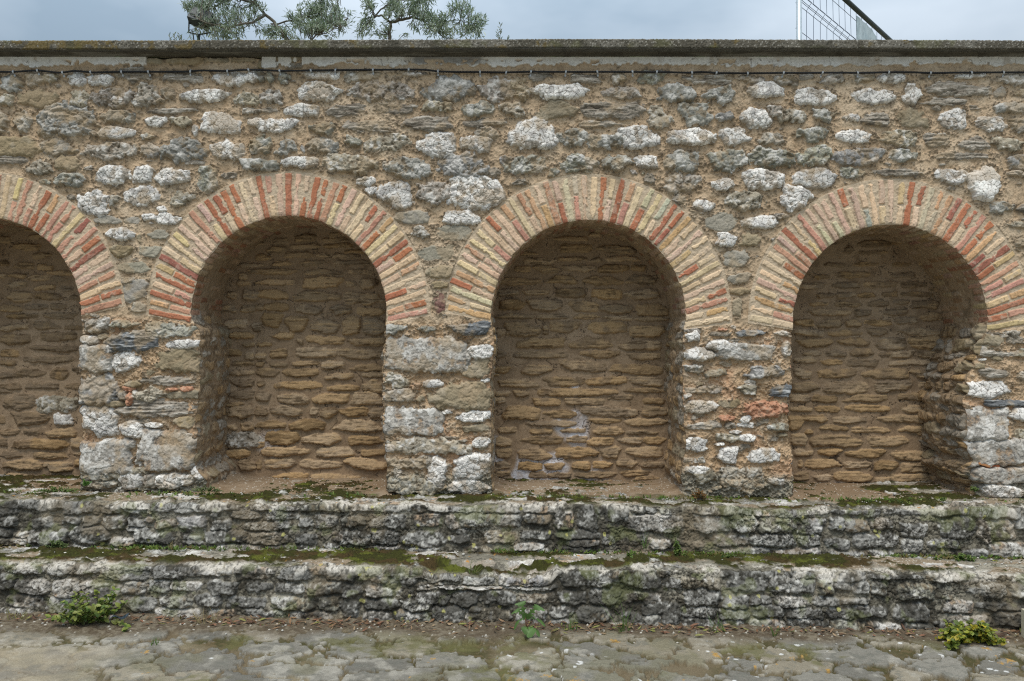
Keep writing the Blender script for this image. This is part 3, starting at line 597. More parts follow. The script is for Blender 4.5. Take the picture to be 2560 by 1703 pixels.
# bricks of the rings
def put_brick(F, pin, pout, wid, col, rs, hh=0.009):
    (x0, z0), (x1, z1) = pin, pout
    cx, cz = (x0 + x1) / 2, (z0 + z1) / 2
    ln = math.hypot(x1 - x0, z1 - z0) / 2
    dx, dz = (x1 - x0) / (2 * ln), (z1 - z0) / (2 * ln)
    m = ln + 0.03
    w = F.win(cx - m, cx + m, cz - m, cz + m)
    if w is None: return
    X = F.U[w] - cx + F.w1[w] * 0.0022 + F.n2[w] * 0.0007; Z = F.V[w] - cz + F.w2[w] * 0.0022 + F.n3[w] * 0.0005
    a = (X * dx + Z * dz); b = (-X * dz + Z * dx) + 0.0016 * math.sin(rs.uniform(0, 6)) * np.sin(a * 40 + rs.uniform(0, 6))
    b = b * (1 + rs.uniform(-.35, .35) * a)
    da = ln - np.abs(a); db = wid / 2 - np.abs(b)
    e = np.minimum(da, db)
    chip = sm(F.n1[w] + F.n2[w] * 0.5 + 0.2, 0.4, 1.1) * 0.011 - 0.0005
    e = e - chip
    k = sm(e, -0.001, 0.0022)
    H = hh * rs.uniform(0.55, 1.3)
    hs = F.hb[w] * 0.3 + H * sm(e, -0.001, 0.005) + 0.0011 * F.n2[w] + rs.uniform(-.04, .04) * a
    col = np.array(col) * rs.uniform(0.86, 1.12) * np.array((1, rs.uniform(.94, 1.05), rs.uniform(.9, 1.06)))
    sh = X.shape; cc = flat(sh, col)
    cc = mixc(cc, tuple(col * 0.68), sm(-F.n1[w] - 0.4 * F.n2[w], 0.25, 0.9) * 0.45)
    cc = mixc(cc, (0.56, 0.46, 0.36), sm(F.n2[w] + 0.8 * fbm(F.U[w], F.V[w], 0.09, 2, rs.randint(0, 50)), 0.3, 0.95) * rs.uniform(0.08, 0.5))
    cc = mixc(cc, (0.12, 0.085, 0.06), sm(F.n3[w], 0.55, 1.0) * 0.5)
    F.h[w] = F.h[w] * (1 - k) + hs * k
    F.c[w] = F.c[w] * (1 - k[..., None]) + cc * k[..., None]
    F.ms[w] = np.maximum(F.ms[w], k)
BRK = {}
for n, (cx, cy, R, Ro, t0, t1) in ARCH.items():
    seq = RING[n].split(); N = len(seq); rb = random.Random(100 + n)
    BRK[n] = []
    for i, tok in enumerate(seq):
        th = math.radians(t0 + (t1 - t0) * i / (N - 1)) + rb.uniform(-.006, .006)
        ix, iz = px2x(cx + R * math.sin(th)), py2z(cy - R * math.cos(th))
        ax, az = px2x(cx), py2z(cy + 60 * abs(math.sin(th)) ** 3)
        L_ = math.hypot(ix - ax, iz - az); dx, dz = (ix - ax) / L_, (iz - az) / L_
        T_ = (Ro - R) / S + rb.uniform(-.010, .008)
        wid = rb.uniform(0.033, 0.041)
        s0 = rb.uniform(-0.004, 0.002)
        BRK[n].append((th, BCOL[tok[-1]]))
        P = lambda q: (ix + dx * q, iz + dz * q)
        if len(tok) == 1:
            put_brick(F, P(s0), P(T_), wid, BCOL[tok], rb)
        else:
            cut = T_ * rb.uniform(0.40, 0.56); o = rb.uniform(-.003, .003)
            put_brick(F, P(s0), P(cut), wid * rb.uniform(.9, 1.05), BCOL[tok[1]], rb)
            put_brick(F, (P(cut + .012)[0] + o, P(cut + .012)[1]), (P(T_)[0] + o, P(T_)[1]), wid * rb.uniform(.9, 1.05), BCOL[tok[0]], rb)

# plaster remains under the coping
pxu = U * S + 1280
lowline = 165 + 6 * fbm(U, V * 0, 0.30, 3, 81) + 5.5 * fbm(U, V * 0, 0.06, 3, 82, 0.7)
have = np.where((pxu > 368) & (pxu < 655), 0.0, 1.0) * np.where((pxu > 690) & (pxu < 755), (fbm(U, V, .05, 2, 84) > 0), 1.0)
pyv = 851.5 - (V - CAM_Z) * S
pl = sm(lowline - pyv + 2.5 * F.n2 + 4 * F.w1, -0.6, 1.2) * have
hole = sm(F.n1 * 0.7 + fbm(U, V, 0.12, 2, 85), 0.62, 0.75) * sm(pyv, 147, 155)
pl = pl * (1 - hole)
pc = flat(U.shape, (0.74, 0.71, 0.66)); pc = mixc(pc, (0.40, 0.34, 0.27), sm(F.n1 + 0.6 * F.big, 0.15, 0.9) * 0.6)
pc = mixc(pc, (0.78, 0.77, 0.75), sm(fbm(U, V, 0.2, 3, 86), 0.1, 0.7) * 0.6)
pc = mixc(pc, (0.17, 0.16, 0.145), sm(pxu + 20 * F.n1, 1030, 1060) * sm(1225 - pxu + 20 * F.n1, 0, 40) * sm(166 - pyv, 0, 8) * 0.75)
f1, f2, _ = worley(U + 0.03 * F.w1, V + 0.03 * F.w2, 0.11, 9)
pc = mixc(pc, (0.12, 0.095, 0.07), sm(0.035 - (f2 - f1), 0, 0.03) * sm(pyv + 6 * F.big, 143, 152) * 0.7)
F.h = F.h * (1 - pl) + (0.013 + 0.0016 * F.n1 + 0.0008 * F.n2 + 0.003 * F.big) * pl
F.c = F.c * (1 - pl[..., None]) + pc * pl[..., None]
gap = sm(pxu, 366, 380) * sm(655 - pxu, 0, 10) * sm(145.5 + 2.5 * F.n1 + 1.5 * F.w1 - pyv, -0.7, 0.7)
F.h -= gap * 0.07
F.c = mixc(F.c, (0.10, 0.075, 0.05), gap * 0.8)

# fractured corners of the piers
edge = np.exp(-np.clip(-sd, 0, 1) / 0.014)
F.h -= edge * (0.008 + 0.02 * pier * (0.6 + 0.6 * F.n1))
# ---- positions, snapping the rim onto the curve of the opening
XP, ZP = U.copy(), V.copy()
st = F.st
for n, (cx, cy, R, Ro, t0, t1) in ARCH.items():
    X0, Z0 = px2x(cx), py2z(cy)
    x = XP - X0; z = ZP - Z0
    dist = np.sqrt(x * x + z * z) + 1e-9; rr = arch_r(n, np.arctan2(x, z))
    m = (z > 0) & (np.abs(dist - rr) < st * 0.62)
    k = np.where(m, rr / dist, 1.0); XP = X0 + x * k; ZP = Z0 + z * k
    for side in (0, 1):
        xb = np.broadcast_to(jamb_x(n, side, F.v)[:, None], U.shape)
        m = (z <= 0) & (np.abs(XP - xb) < st * 0.62)
        XP = np.where(m, xb, XP)
P = np.stack([XP, D - F.h, ZP], -1).reshape(-1, 3)
FC = grid_faces(F.nr, F.nc)
sdf = sd.ravel()[FC].mean(1)
FC = FC[sdf < 0.0]
cen = FC[:, 0]
rg = np.maximum(ring.ravel()[FC[:, 0]], ring.ravel()[FC[:, 2]])
vv = V.ravel()[cen]; uu = U.ravel()[cen]
pp = (spring - V).ravel()[cen] > 0
col = F.c.reshape(-1, 3)
band = vv > py2z(171)
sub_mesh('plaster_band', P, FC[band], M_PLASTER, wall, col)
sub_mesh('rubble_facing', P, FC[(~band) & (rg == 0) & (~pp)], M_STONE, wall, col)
for n in ARCH:
    sub_mesh('brick_arch', P, FC[(~band) & (rg == n)], M_BRICK, wall, col)
xc = [px2x(ARCH[n][0]) for n in (1, 2, 3, 4)]
bounds = [-9] + xc + [9]
for i in range(5):
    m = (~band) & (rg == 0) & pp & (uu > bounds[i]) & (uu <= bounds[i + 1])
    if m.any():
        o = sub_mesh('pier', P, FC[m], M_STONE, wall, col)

def wall_h(x, z): return F.sample(F.h, np.asarray(x, float), np.asarray(z, float))

# ---- reveals (jambs and intrados), backs, floors
for n, (cx, cy, R, Ro, t0, t1) in ARCH.items():
    X0, Z0 = px2x(cx), py2z(cy); rn = random.Random(500 + n)
    zb = np.arange(0.50, Z0, 0.006)
    th = np.arange(-math.pi / 2, math.pi / 2 + 0.001, 0.0095)
    rr = arch_r(n, th)
    cxs = np.concatenate([jamb_x(n, 0, zb), X0 + rr * np.sin(th), jamb_x(n, 1, zb)[::-1]])
    czs = np.concatenate([zb, Z0 + rr * np.cos(th), zb[::-1]])
    na, nb_ = len(zb), len(th)
    s_ = np.concatenate([[0], np.cumsum(np.hypot(np.diff(cxs), np.diff(czs)))])
    Ltot = s_[-1]; st2 = 0.0055
    G = Field(0, Ltot, 0, YB - D + 0.05, 0.005, 200 + n * 10)
    X = np.interp(G.u, s_, cxs); Z = np.interp(G.u, s_, czs)
    nx = X0 - X; nz_ = np.where(Z > Z0, Z0 - Z, 0.0); ll = np.hypot(nx, nz_) + 1e-6; nx /= ll; nz_ /= ll
    onarch = sm(Z, Z0 - 0.02, Z0 + 0.01)[None, :] * np.ones_like(G.U)
    rugged = 1.0 + (1.6 if n == 4 else 0.4) * sm(G.u, Ltot - 1.15, Ltot - 1.05)[None, :] * np.ones_like(G.U)
    hb2 = (1 - onarch) * rugged * (0.008 * fbm(G.U, G.V, 0.25, 3, 5) + 0.006 * G.n1 + 0.003 * G.n2) + onarch * (0.0035 * G.n1 + 0.002 * G.n2)
    cc = flat(G.U.shape, (0.33, 0.245, 0.16)); cc = mixc(cc, (0.42, 0.31, 0.20), sm(G.n1 + G.big, 0, 0.8) * 0.6)
    cc = mixc(cc, (0.2, 0.14, 0.085), sm(-G.n1, 0.2, 0.9) * 0.6)
    start_mortar(G, hb2, cc)
    sA = s_[na - 1]; sB = s_[na + nb_]
    for (a, b) in ((0.02, sA - 0.02), (sB + 0.02, Ltot - 0.02)):
        s0 = a
        while s0 < b:
            t_ = rn.uniform(0.05, 0.10); v0 = rn.uniform(-0.08, 0.02)
            while v0 < 0.55:
                l_ = rn.uniform(0.10, 0.26)
                put_stone(G, s0, v0, s0 + t_ - 0.014, v0 + l_ - 0.016, rn.choice('nqnoqn'), rn, hk=(0.5 if n != 4 or a < 1 else 1.2), calm=0.6)
                v0 += l_
            s0 += t_
    sarc0 = s_[na]; scl = (s_[na + nb_ - 1] - sarc0) / math.pi
    for th_, bc in BRK[n]:
        if abs(th_) > math.pi / 2: continue
        sc_ = sarc0 + (th_ + math.pi / 2) * scl; v0 = 0.0
        for k in range(4):
            l_ = rn.uniform(0.11, 0.16)
            bc2 = bc if k == 0 else BCOL[rn.choice('RCKPOC')]
            bb = np.array(bc2) * 0.5 + np.array((0.30, 0.22, 0.14)) * 0.5
            if rn.random() < (0.95 if k == 0 else 0.55):
                put_brick(G, (sc_, v0), (sc_, v0 + l_ - 0.012), 0.034, tuple(bb * (1.0 if k == 0 else 0.8)), rn, hh=0.005)
            v0 += l_
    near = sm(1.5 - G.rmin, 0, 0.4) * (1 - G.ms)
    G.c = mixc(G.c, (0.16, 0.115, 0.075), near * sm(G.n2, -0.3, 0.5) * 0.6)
    wt = sm(G.V, 0.0, 0.035)
    y0 = D - F.sample(F.h, X - nx * 0.003, Z - nz_ * 0.003)
    tt = G.V
    YY = y0[None, :] + (YB + 0.05 - y0[None, :]) * (tt / G.v[-1])
    hh = G.h * wt
    PX = X[None, :] + nx[None, :] * hh; PZ = Z[None, :] + nz_[None, :] * hh
    mesh_np('niche_reveal', np.stack([PX, YY, PZ], -1).reshape(-1, 3), grid_faces(G.nr, G.nc), M_STONE, wall, G.c.reshape(-1, 3))

    # back of the niche
    xa, xb_ = px2x(cx - R) - 0.10, px2x(cx + R) + 0.10
    B = Field(xa, xb_, 0.48, Z0 + R / S + 0.06, 0.0048, 300 + n * 10)
    hb3 = 0.005 * B.big + 0.0035 * B.n1 + 0.0015 * B.n2
    cc = flat(B.U.shape, (0.31, 0.22, 0.14)); cc = mixc(cc, (0.39, 0.29, 0.195), sm(B.big + B.n1 * .4, 0, 0.8) * 0.6)
    cc = mixc(cc, (0.19, 0.13, 0.08), sm(-B.n1 - 0.3 * B.n2, 0.2, 0.9) * 0.5)
    zrel = B.V - 0.58
    amt = {1: 0.0, 2: 0.35, 3: 1.0, 4: 0.4}[n]; lim = {1: 0, 2: 0.15, 3: 0.66, 4: 0.10}[n]
    salt = sm(fbm(B.U, B.V, 0.28, 3, 90 + n) + lim - zrel * 1.45, 0.0, 0.4) * amt * (0.55 + 0.45 * sm(B.n2 + B.n1, -0.6, 0.4))
    if n == 3: salt = salt * sm(px2x(1530, SB) - 0.15 * B.n1 - B.U, 0.0, 0.25)
    cc = mixc(cc, (0.62, 0.62, 0.66), salt * 0.9)
    start_mortar(B, hb3, cc)
    for x0, z0, x1, z1, k in parse(NB[n], SB):
        put_stone(B, x0 - .004, z0 - .002, x1 + .004, z1 + .002, k if k != 'k' else 't', rn, hk=1.0, rot=rn.uniform(-0.03, 0.03), blocky=rn.uniform(3.2, 5))
    for x0, z0, x1, z1 in courses(rn, xa, xb_, 0.5, B.v[-1], 0.062, 0.2, gap=0.016):
        j_ = min(B.nr - 1, max(0, int(((z0 + z1) / 2 - B.v[0]) / B.st))); i_ = min(B.nc - 1, max(0, int(((x0 + x1) / 2 - B.u[0]) / B.st)))
        i0_ = max(0, int((x0 - B.u[0]) / B.st)); i1_ = min(B.nc - 1, max(0, int((x1 - B.u[0]) / B.st)))
        if B.rmin[j_, i_] > 1.7 and B.rmin[j_, i0_] > 1.2 and B.rmin[j_, i1_] > 1.2:
            put_stone(B, x0, z0, x1, z1, 'n', rn)
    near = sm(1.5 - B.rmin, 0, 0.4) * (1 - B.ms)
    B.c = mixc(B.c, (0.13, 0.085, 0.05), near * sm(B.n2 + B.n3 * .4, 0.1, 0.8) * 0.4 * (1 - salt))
    f1, f2, _ = worley(B.U + 0.05 * B.w1, B.V + 0.05 * B.w2, 0.33, 15 + n)
    ck = sm(0.018 - (f2 - f1), 0, 0.014) * (1 - B.ms); B.h -= ck * 0.006
    B.c = mixc(B.c, (0.05, 0.035, 0.025), ck * 0.8)
    mesh_np('niche_back', np.stack([B.U, YB - B.h, B.V], -1).reshape(-1, 3), grid_faces(B.nr, B.nc), M_STONE, wall, B.c.reshape(-1, 3))

# solid core behind, ends, so the wall has its thickness
mb = MB()
mb.box((-XW, YB + 0.12, 0.0), (XW, YB + 0.48, 3.40))
mb.box((-XW - 0.02, D + 0.03, 0.0), (-XW, YB + 0.48, 3.40)); mb.box((XW, D + 0.03, 0.0), (XW + 0.02, YB + 0.48, 3.40))
mb.build('wall_core', M_SOIL, wall)

# ---- coping: slab with exposed aggregate over a smooth moulding
def sweep(name, prof, x0, x1, st, mat, parent, shade, seed):
    """prof: list of (y, z); swept along x; shade(F, i_profile) gives h, c"""
    pr = np.array(prof, float); d = np.concatenate([[0], np.cumsum(np.hypot(*np.diff(pr, axis=0).T))])
    G = Field(x0, x1, 0, d[-1], st, seed)
    y = np.interp(G.v, d, pr[:, 0]); z = np.interp(G.v, d, pr[:, 1])
    ty = np.gradient(y, G.v); tz = np.gradient(z, G.v)
    for _ in range(2):
        ty = np.convolve(np.pad(ty, 1, 'edge'), [.25, .5, .25], 'valid'); tz = np.convolve(np.pad(tz, 1, 'edge'), [.25, .5, .25], 'valid')
    l_ = np.hypot(ty, tz) + 1e-9; ny, nz2 = -tz / l_, ty / l_
    h, c, oy, oz = shade(G, y, z, d)
    PY = y[:, None] + ny[:, None] * h + oy; PZ = z[:, None] + nz2[:, None] * h + oz
    return G, mesh_np(name, np.stack([G.U, PY, PZ], -1).reshape(-1, 3), grid_faces(G.nr, G.nc), mat, parent, c.reshape(-1, 3))
def sh_cop(G, y, z, d):
    U, V = G.U, G.V
    c = flat(U.shape, (0.105, 0.095, 0.073)); c = mixc(c, (0.19, 0.178, 0.15), sm(G.big + G.n1, -0.1, 0.9) * 0.7)
    f1, f2, idn = worley(U, V, 0.0125, 4)
    c = mixc(c, (0.40, 0.385, 0.34), sm(0.36 - f1, 0, 0.12) * (idn > 0.70) * 0.8)
    c = mixc(c, (0.04, 0.038, 0.03), sm(0.4 - f1, 0, 0.12) * (idn < 0.22) * 0.8)
    lp = sm(fbm(U, V * 1.0, 0.09, 4, 21, 0.75) + 0.3 * fbm(U, V * 0, 1.1, 2, 24), 0.3, 0.7)
    c = mixc(c, (0.16, 0.115, 0.035), lp * 0.7); c = mixc(c, (0.12, 0.12, 0.05), sm(fbm(U, V, 0.13, 3, 22), 0.2, 0.7) * 0.5)
    c = mixc(c, (0.07, 0.065, 0.05), sm(-G.n1 + 0.4 * G.big, 0.3, 0.9) * 0.6)
    jn = np.abs(((U + 0.37) % 1.02) - 0.51)
    jl = sm(0.0035 - jn, 0, 0.003)
    c = mixc(c, (0.05, 0.045, 0.035), jl * 0.8)
    h = 0.0012 * G.n1 + 0.0022 * sm(0.4 - f1, 0, 0.2) - jl * 0.003 + 0.0015 * G.n3
    oz = (0.004 * np.sin(U * 0.9 + 1.2) + 0.0015 * fbm(U, V * 0, 0.5, 3, 23))
    return h, c, 0, oz
ZT = 3.474
sweep('coping_slab', [(4.995, 3.4205), (4.982, 3.4205), (4.98, 3.4225), (4.98, ZT - .006), (4.986, ZT), (YB + 0.55, ZT)], -XW - .05, XW + .05, 0.0042, M_CONC, wall, sh_cop, 401)
mb = MB(); mb.box((-XW - .05, 4.985, 3.4195), (XW + .05, YB + 0.55, 3.455)); mb.build('coping_underside', pmat('dark_concrete', (0.10, 0.095, 0.08), vary=0.3, vscale=30), wall)  # underside box in a plain dark concrete tone
def sh_mould(G, y, z, d):
    U, V = G.U, G.V
    c = flat(U.shape, (0.09, 0.078, 0.057)); c = mixc(c, (0.05, 0.042, 0.03), sm(G.n1 + G.big, -0.1, 0.9) * 0.7)
    c = mixc(c, (0.24, 0.22, 0.18), sm(fbm(U, V * 6, 0.3, 3, 27), 0.25, 0.8) * 0.5)
    return 0.0012 * G.n1 + 0.0006 * G.n2, c, 0, 0.0008 * np.sin(U * 1.1)
sweep('coping_moulding', [(5.085, 3.403), (5.066, 3.4035), (5.060, 3.4055), (5.060, 3.411), (5.047, 3.413), (5.042, 3.4155), (5.042, 3.4215)], -XW, XW, 0.003, pmat('dark_moulding', attr=True, rough=0.8, vary=0.15), wall, sh_mould, 402)
mb = MB(); mb.box((-XW, 5.08, 3.4035), (XW, 5.30, 3.4192)); mb.build('coping_bed', M_SOIL, wall)
# two broken tile shards wedged in the right pier
mb = MB(); r_ = random.Random(3)
for (qx, qy, w_, ang, tn) in ((2452, 1160, .075, .28, (0.45, 0.22, 0.10)), (2478, 1165, .085, -.06, (0.50, 0.16, 0.07))):
    x, z = px2x(qx), py2z(qy); y = D - float(wall_h(x, z)) - .004; mb.tone = tn
    mb.box((x - w_ / 2, y - .012, z - .008), (x + w_ / 2, y + .05, z + .007), Matrix.Rotation(ang, 3, 'Y'), Vector((x, y, z)))
o = mb.build('tile_shard', M_BRICK, wall, bevel=.003, tones=True)
print('wall built')
# ---------------------------------------------------------------- the two stone ledges at the foot
MOSS = (0.042, 0.043, 0.011)
def tread_cover(G, c, h, w, seed, gritty=1.0):
    """moss, soil, gravel and bare stone on the flat part; w = 1 where flat"""
    U, V = G.U, G.V
    soil = flat(U.shape, (0.27, 0.215, 0.15)); soil = mixc(soil, (0.17, 0.13, 0.085), sm(G.n2, -0.2, 0.7) * 0.7)
    f1, f2, idn = worley(U, V, 0.013, seed)
    grv = sm(0.36 - f1, 0, 0.1) * (idn > 0.85)
    soil = mixc(soil, (0.55, 0.52, 0.46), grv * 0.85)
    hs = 0.004 * G.n1 + 0.002 * G.n2 + grv * 0.004
    a = sm(fbm(U, V * 1.8, 0.30, 4, seed + 1, 0.6), 0.0, 0.35)       # soil cover over bare slab
    c = c * (1 - (w * a)[..., None]) + soil * (w * a)[..., None]
    h = h * (1 - w * a) + (hs + 0.004) * w * a
    m = sm(fbm(U, V * 1.6, 0.26, 4, seed + 2, 0.65) + 0.12, 0.05, 0.25)
    mc = flat(U.shape, MOSS); mc = mixc(mc, (0.065, 0.042, 0.018), sm(fbm(U, V, 0.12, 3, seed + 3), -0.1, 0.5) * 0.85)
    mc = mixc(mc, (0.11, 0.125, 0.02), sm(fbm(U, V, 0.08, 3, seed + 4), 0.25, 0.7) * 0.7); mc = mixc(mc, (0.02, 0.018, 0.008), sm(G.n3, 0.1, 0.8) * 0.6)
    mk = m * w
    c = c * (1 - mk[..., None]) + mc * mk[..., None]
    h = h + mk * (0.006 + 0.004 * G.n2 + 0.0035 * G.n3)
    return h, c, np.maximum(mk, w * a)

def make_ledge(name, label, z1, z0, yf, yb, slope_t, slope_b, seed, notch=False, stones=None):
    root = tag(empty(name, (0, yf, z0)), label, 'stone ledge')
    Lf = z1 - z0 + 0.05
    def shade(G, y, z, d):
        rs = random.Random(seed); U, V = G.U, G.V
        Vf = Lf
        w = sm(V, Vf - 0.005, Vf + 0.05)
        cor = np.exp(-((V - Vf - 0.008) / 0.035) ** 2)          # the nosing keeps a crisp edge
        knob, kn2, kid = worley(U + 0.012 * G.w1, V + 0.012 * G.w2, 0.026, seed + 3)
        kr = kn2 - knob
        hb = 0.004 * G.big + 0.007 * fbm(U, V, 0.13, 3, seed) + 0.006 * G.n1 + 0.004 * G.n2 + 0.002 * G.n3 + 0.004 * sm(kr, 0, 0.35) - 0.004 * (1 - w)
        hb = hb * (1 - 0.5 * w) * (1 - 0.7 * cor)
        c = flat(U.shape, (0.205, 0.19, 0.15)); c = mixc(c, (0.36, 0.335, 0.27), sm(fbm(U, V, 0.2, 3, seed + 1) + 0.3 * G.n2, -0.1, 0.6) * 0.75)
        c = mixc(c, (0.06, 0.055, 0.045), sm(G.n2 + 0.5 * G.n3 - 0.3 * G.n1, 0.05, 0.7) * 0.7)
        start_mortar(G, hb, c)
        for x0, q0, x1, q1, k_ in parse(stones, FPX / yf, 'l', 2.763):
            cx_ = (x0 + x1) / 2; sh_ = (z0 - 0.05) + cx_ * (slope_b + slope_t) / 2
            v0_, v1_ = q0 - sh_, q1 - sh_
            if v0_ > Vf - 0.03: continue
            kk_ = rs.choice('llllgtB')
            put_stone(G, x0 - .002, v0_, x1 + .002, min(v1_, Vf - 0.004), kk_, rs, hk=rs.uniform(.7, 1.0), rot=rs.uniform(-.04, .04), blocky=rs.uniform(3.5, 6), calm=0.5)
        for x0, q0, x1, q1 in courses(rs, -XW, XW, 0.02, Vf - 0.05, 0.075, 0.16, gap=0.012):
            if abs((x0 + x1) / 2) > 3.15: put_stone(G, x0, q0, x1, q1, rs.choice('llg'), rs, hk=.8, blocky=4, calm=.5)
        for i_ in range(260):      # what is left between the larger blocks
            x_, v_ = rs.uniform(-XW, XW), rs.uniform(0.02, Vf - 0.03)
            jj, ii = int(v_ / G.st), int((x_ - G.u[0]) / G.st)
            if G.rmin[jj, ii] > 1.35:
                a_ = rs.uniform(.02, .05); b_ = a_ * rs.uniform(.4, .7); put_stone(G, x_ - a_, v_ - b_, x_ + a_, v_ + b_, rs.choice('lqg'), rs, hk=.7, calm=.5)
        u = -XW - 0.1
        while u < XW:
            wd = rs.uniform(0.08, 0.34)
            if rs.random() < 0.88:
                put_stone(G, u, Vf - rs.uniform(0.028, 0.055), u + wd - 0.010, Vf + rs.uniform(-0.006, 0.004), rs.choice('lBgl'), rs, hk=0.8, blocky=rs.uniform(5, 9), calm=0.45)
            u += wd
        v = Vf + 0.012
        while v < G.v[-1]:
            hh = rs.uniform(0.07, 0.14); u = -XW - 0.1
            while u < XW:
                wd = rs.uniform(0.10, 0.40)
                if rs.random() < 0.75: put_stone(G, u, v, u + wd - 0.015, v + hh - 0.012, rs.choice('lBq'), rs, hk=0.30, blocky=4)
                u += wd
            v += hh
        h, c = G.h, G.c
        bl = sm(fbm(U, V, 0.20, 5, seed + 5, 0.75) + 0.35 * G.n3 + 0.25 * (1 - np.abs(V / Vf - .45) * 2), -0.05, 0.45) * (1 - w)
        c = mixc(c, (0.040, 0.037, 0.029), bl * 0.80)
        h = h + bl * (0.0015 * G.n2 + 0.0015 * G.n3)
        crk = sm(0.13 - kr, 0, 0.12) * (1 - w) * sm(fbm(U, V, 0.25, 3, seed + 9), -0.1, 0.4); h = h - crk * 0.006; c = mixc(c, (0.028, 0.025, 0.018), crk * 0.7)
        jn = sm(G.rmin, 0.93, 1.08) * sm(1.5 - G.rmin, 0, .3) * (1 - w); c = mixc(c, (0.05, 0.042, 0.03), jn * 0.4 * sm(G.n2, -0.4, 0.5))
        c = mixc(c, (0.27, 0.22, 0.15), (1 - w) * sm(fbm(U, V, 0.3, 4, seed + 12, .6), 0.1, 0.6) * 0.5)
        ns = sm(V, Vf - 0.05, Vf - 0.012) * sm(Vf + 0.12 - V, 0, 0.06)
        c = mixc(c, (0.60, 0.56, 0.49), ns * sm(G.n1 + 0.8 * fbm(U, V, 0.30, 3, seed + 6) + 0.3 * G.n2, -0.10, 0.35) * 0.75)
        c = mixc(c, (0.045, 0.042, 0.034), ns * sm(G.n3 + 0.4 * G.n2, 0.25, 0.7) * 0.7)
        gs = sm(fbm(U, V, 0.11, 3, seed + 7), 0.35, 0.6) * (1 - w)
        c = mixc(c, (0.16, 0.18, 0.07), gs * 0.4)
        f1, f2, idn = worley(U, V, 0.035, 70)
        yl = sm(0.30 + 0.1 * G.n2 - f1, 0, 0.06) * (idn > 0.96) * sm(fbm(U, V, 0.6, 2, seed + 8), 0.05, 0.2)
        c = mixc(c, (0.5, 0.48, 0.16), yl * 0.6 * (1 - w)); c = mixc(c, (0.5, 0.24, 0.04), yl * w * 0.8)
        h, c, cov = tread_cover(G, c, h, sm(V, Vf + 0.005, Vf + 0.06), seed + 10)
        # the foot of the riser above: green growth at the inner edge is added by the plants
        oy = 0.012 * fbm(U, V * 0, 0.9, 3, seed + 20) + 0.008 * fbm(U, V * 0, 0.16, 3, seed + 21)
        oz = 0.012 * fbm(U, V * 0, 0.7, 3, seed + 22) * sm(V, Vf - 0.1, Vf) + 0.010 * fbm(U, V * 0, 0.11, 3, seed + 23) * ns
        t = V / Vf
        oz = oz + U * (slope_b + (slope_t - slope_b) * np.clip(t, 0, 1))
        if notch:
            m = sm(U + .01 * G.n1, -0.51, -0.43) * sm(0.255 - U + .01 * G.n1, 0, 0.05) * sm(Vf + 0.18 + .03 * G.n1 - V, 0, 0.08) * sm(V, Vf - 0.12, Vf - 0.03)
            oz = oz - 0.038 * m
        # riser leans back a little
        oy = oy + 0.03 * np.clip(t, 0, 1) - 0.03
        return h, c, oy, oz
    r = 0.014
    prof = [(yf, z0 - 0.05), (yf, z1 - r)] + [(yf + r - r * math.cos(a), z1 - r + r * math.sin(a)) for a in (0.4, 0.8, 1.2, 1.57)] + [(yb, z1)]
    G, o = sweep('ledge_body', prof, -XW, XW, 0.0042, M_MOSSY, root, shade, seed)
    return root
ZU = 0.58; ZL = 0.305
LU = make_ledge('stone_ledge', 'upper grey lichened stone ledge at the foot of the arched niches', ZU, ZL, 4.79, YB + 0.2, -0.0086, -0.0105, 610, stones=RU)
LL = make_ledge('stone_ledge', 'lower black-stained stone ledge with a missing nosing slab, just above the paving', ZL, 0.0, 4.41, 4.95, -0.0115, -0.0165, 650, notch=True, stones=RL)

# earth floors inside the niches: parts of the wall
for n, (cx, cy, R, Ro, t0, t1) in ARCH.items():
    xa, xb_ = px2x(cx - R) - 0.04, px2x(cx + R) + 0.04
    G = Field(xa, xb_, 5.02, YB + 0.04, 0.005, 700 + n)
    U, V = G.U, G.V
    c = flat(U.shape, (0.23, 0.165, 0.105)); c = mixc(c, (0.31, 0.245, 0.175), sm(G.big + G.n1 * 0.5, -0.1, 0.7) * 0.6)
    c = mixc(c, (0.18, 0.135, 0.09), sm(G.n2, 0.1, 0.9) * 0.5)
    f1, f2, idn = worley(U, V, 0.014, 33)
    gr = sm(0.34 - f1, 0, 0.1) * (idn > 0.94); c = mixc(c, (0.55, 0.52, 0.46), gr * 0.9)
    m = sm(fbm(U, V, 0.2, 3, 44 + n) + 0.3 - (V - 5.02) * 7, 0, 0.3); c = mixc(c, MOSS, m * 0.6)
    z = ZU - 0.0086 * U + 0.0 + 0.008 * sm(V, 5.03, 5.12) + 0.0 * V + 0.006 * G.big + 0.003 * G.n1 + 0.0016 * G.n2 + gr * 0.005 - 0.03 * sm(5.05 - V, -.02, .03)
    # earth banks up against the jambs
    dj = np.minimum(U - jamb_x(n, 0, np.full(U.shape, 0.62)), jamb_x(n, 1, np.full(U.shape, 0.62)) - U)
    z = z + 0.04 * np.exp(-np.clip(dj, 0, 1) / 0.05) * sm(V, 5.08, 5.2)
    mesh_np('niche_floor', np.stack([U, V, z], -1).reshape(-1, 3), grid_faces(G.nr, G.nc), M_STONE, wall, c.reshape(-1, 3))

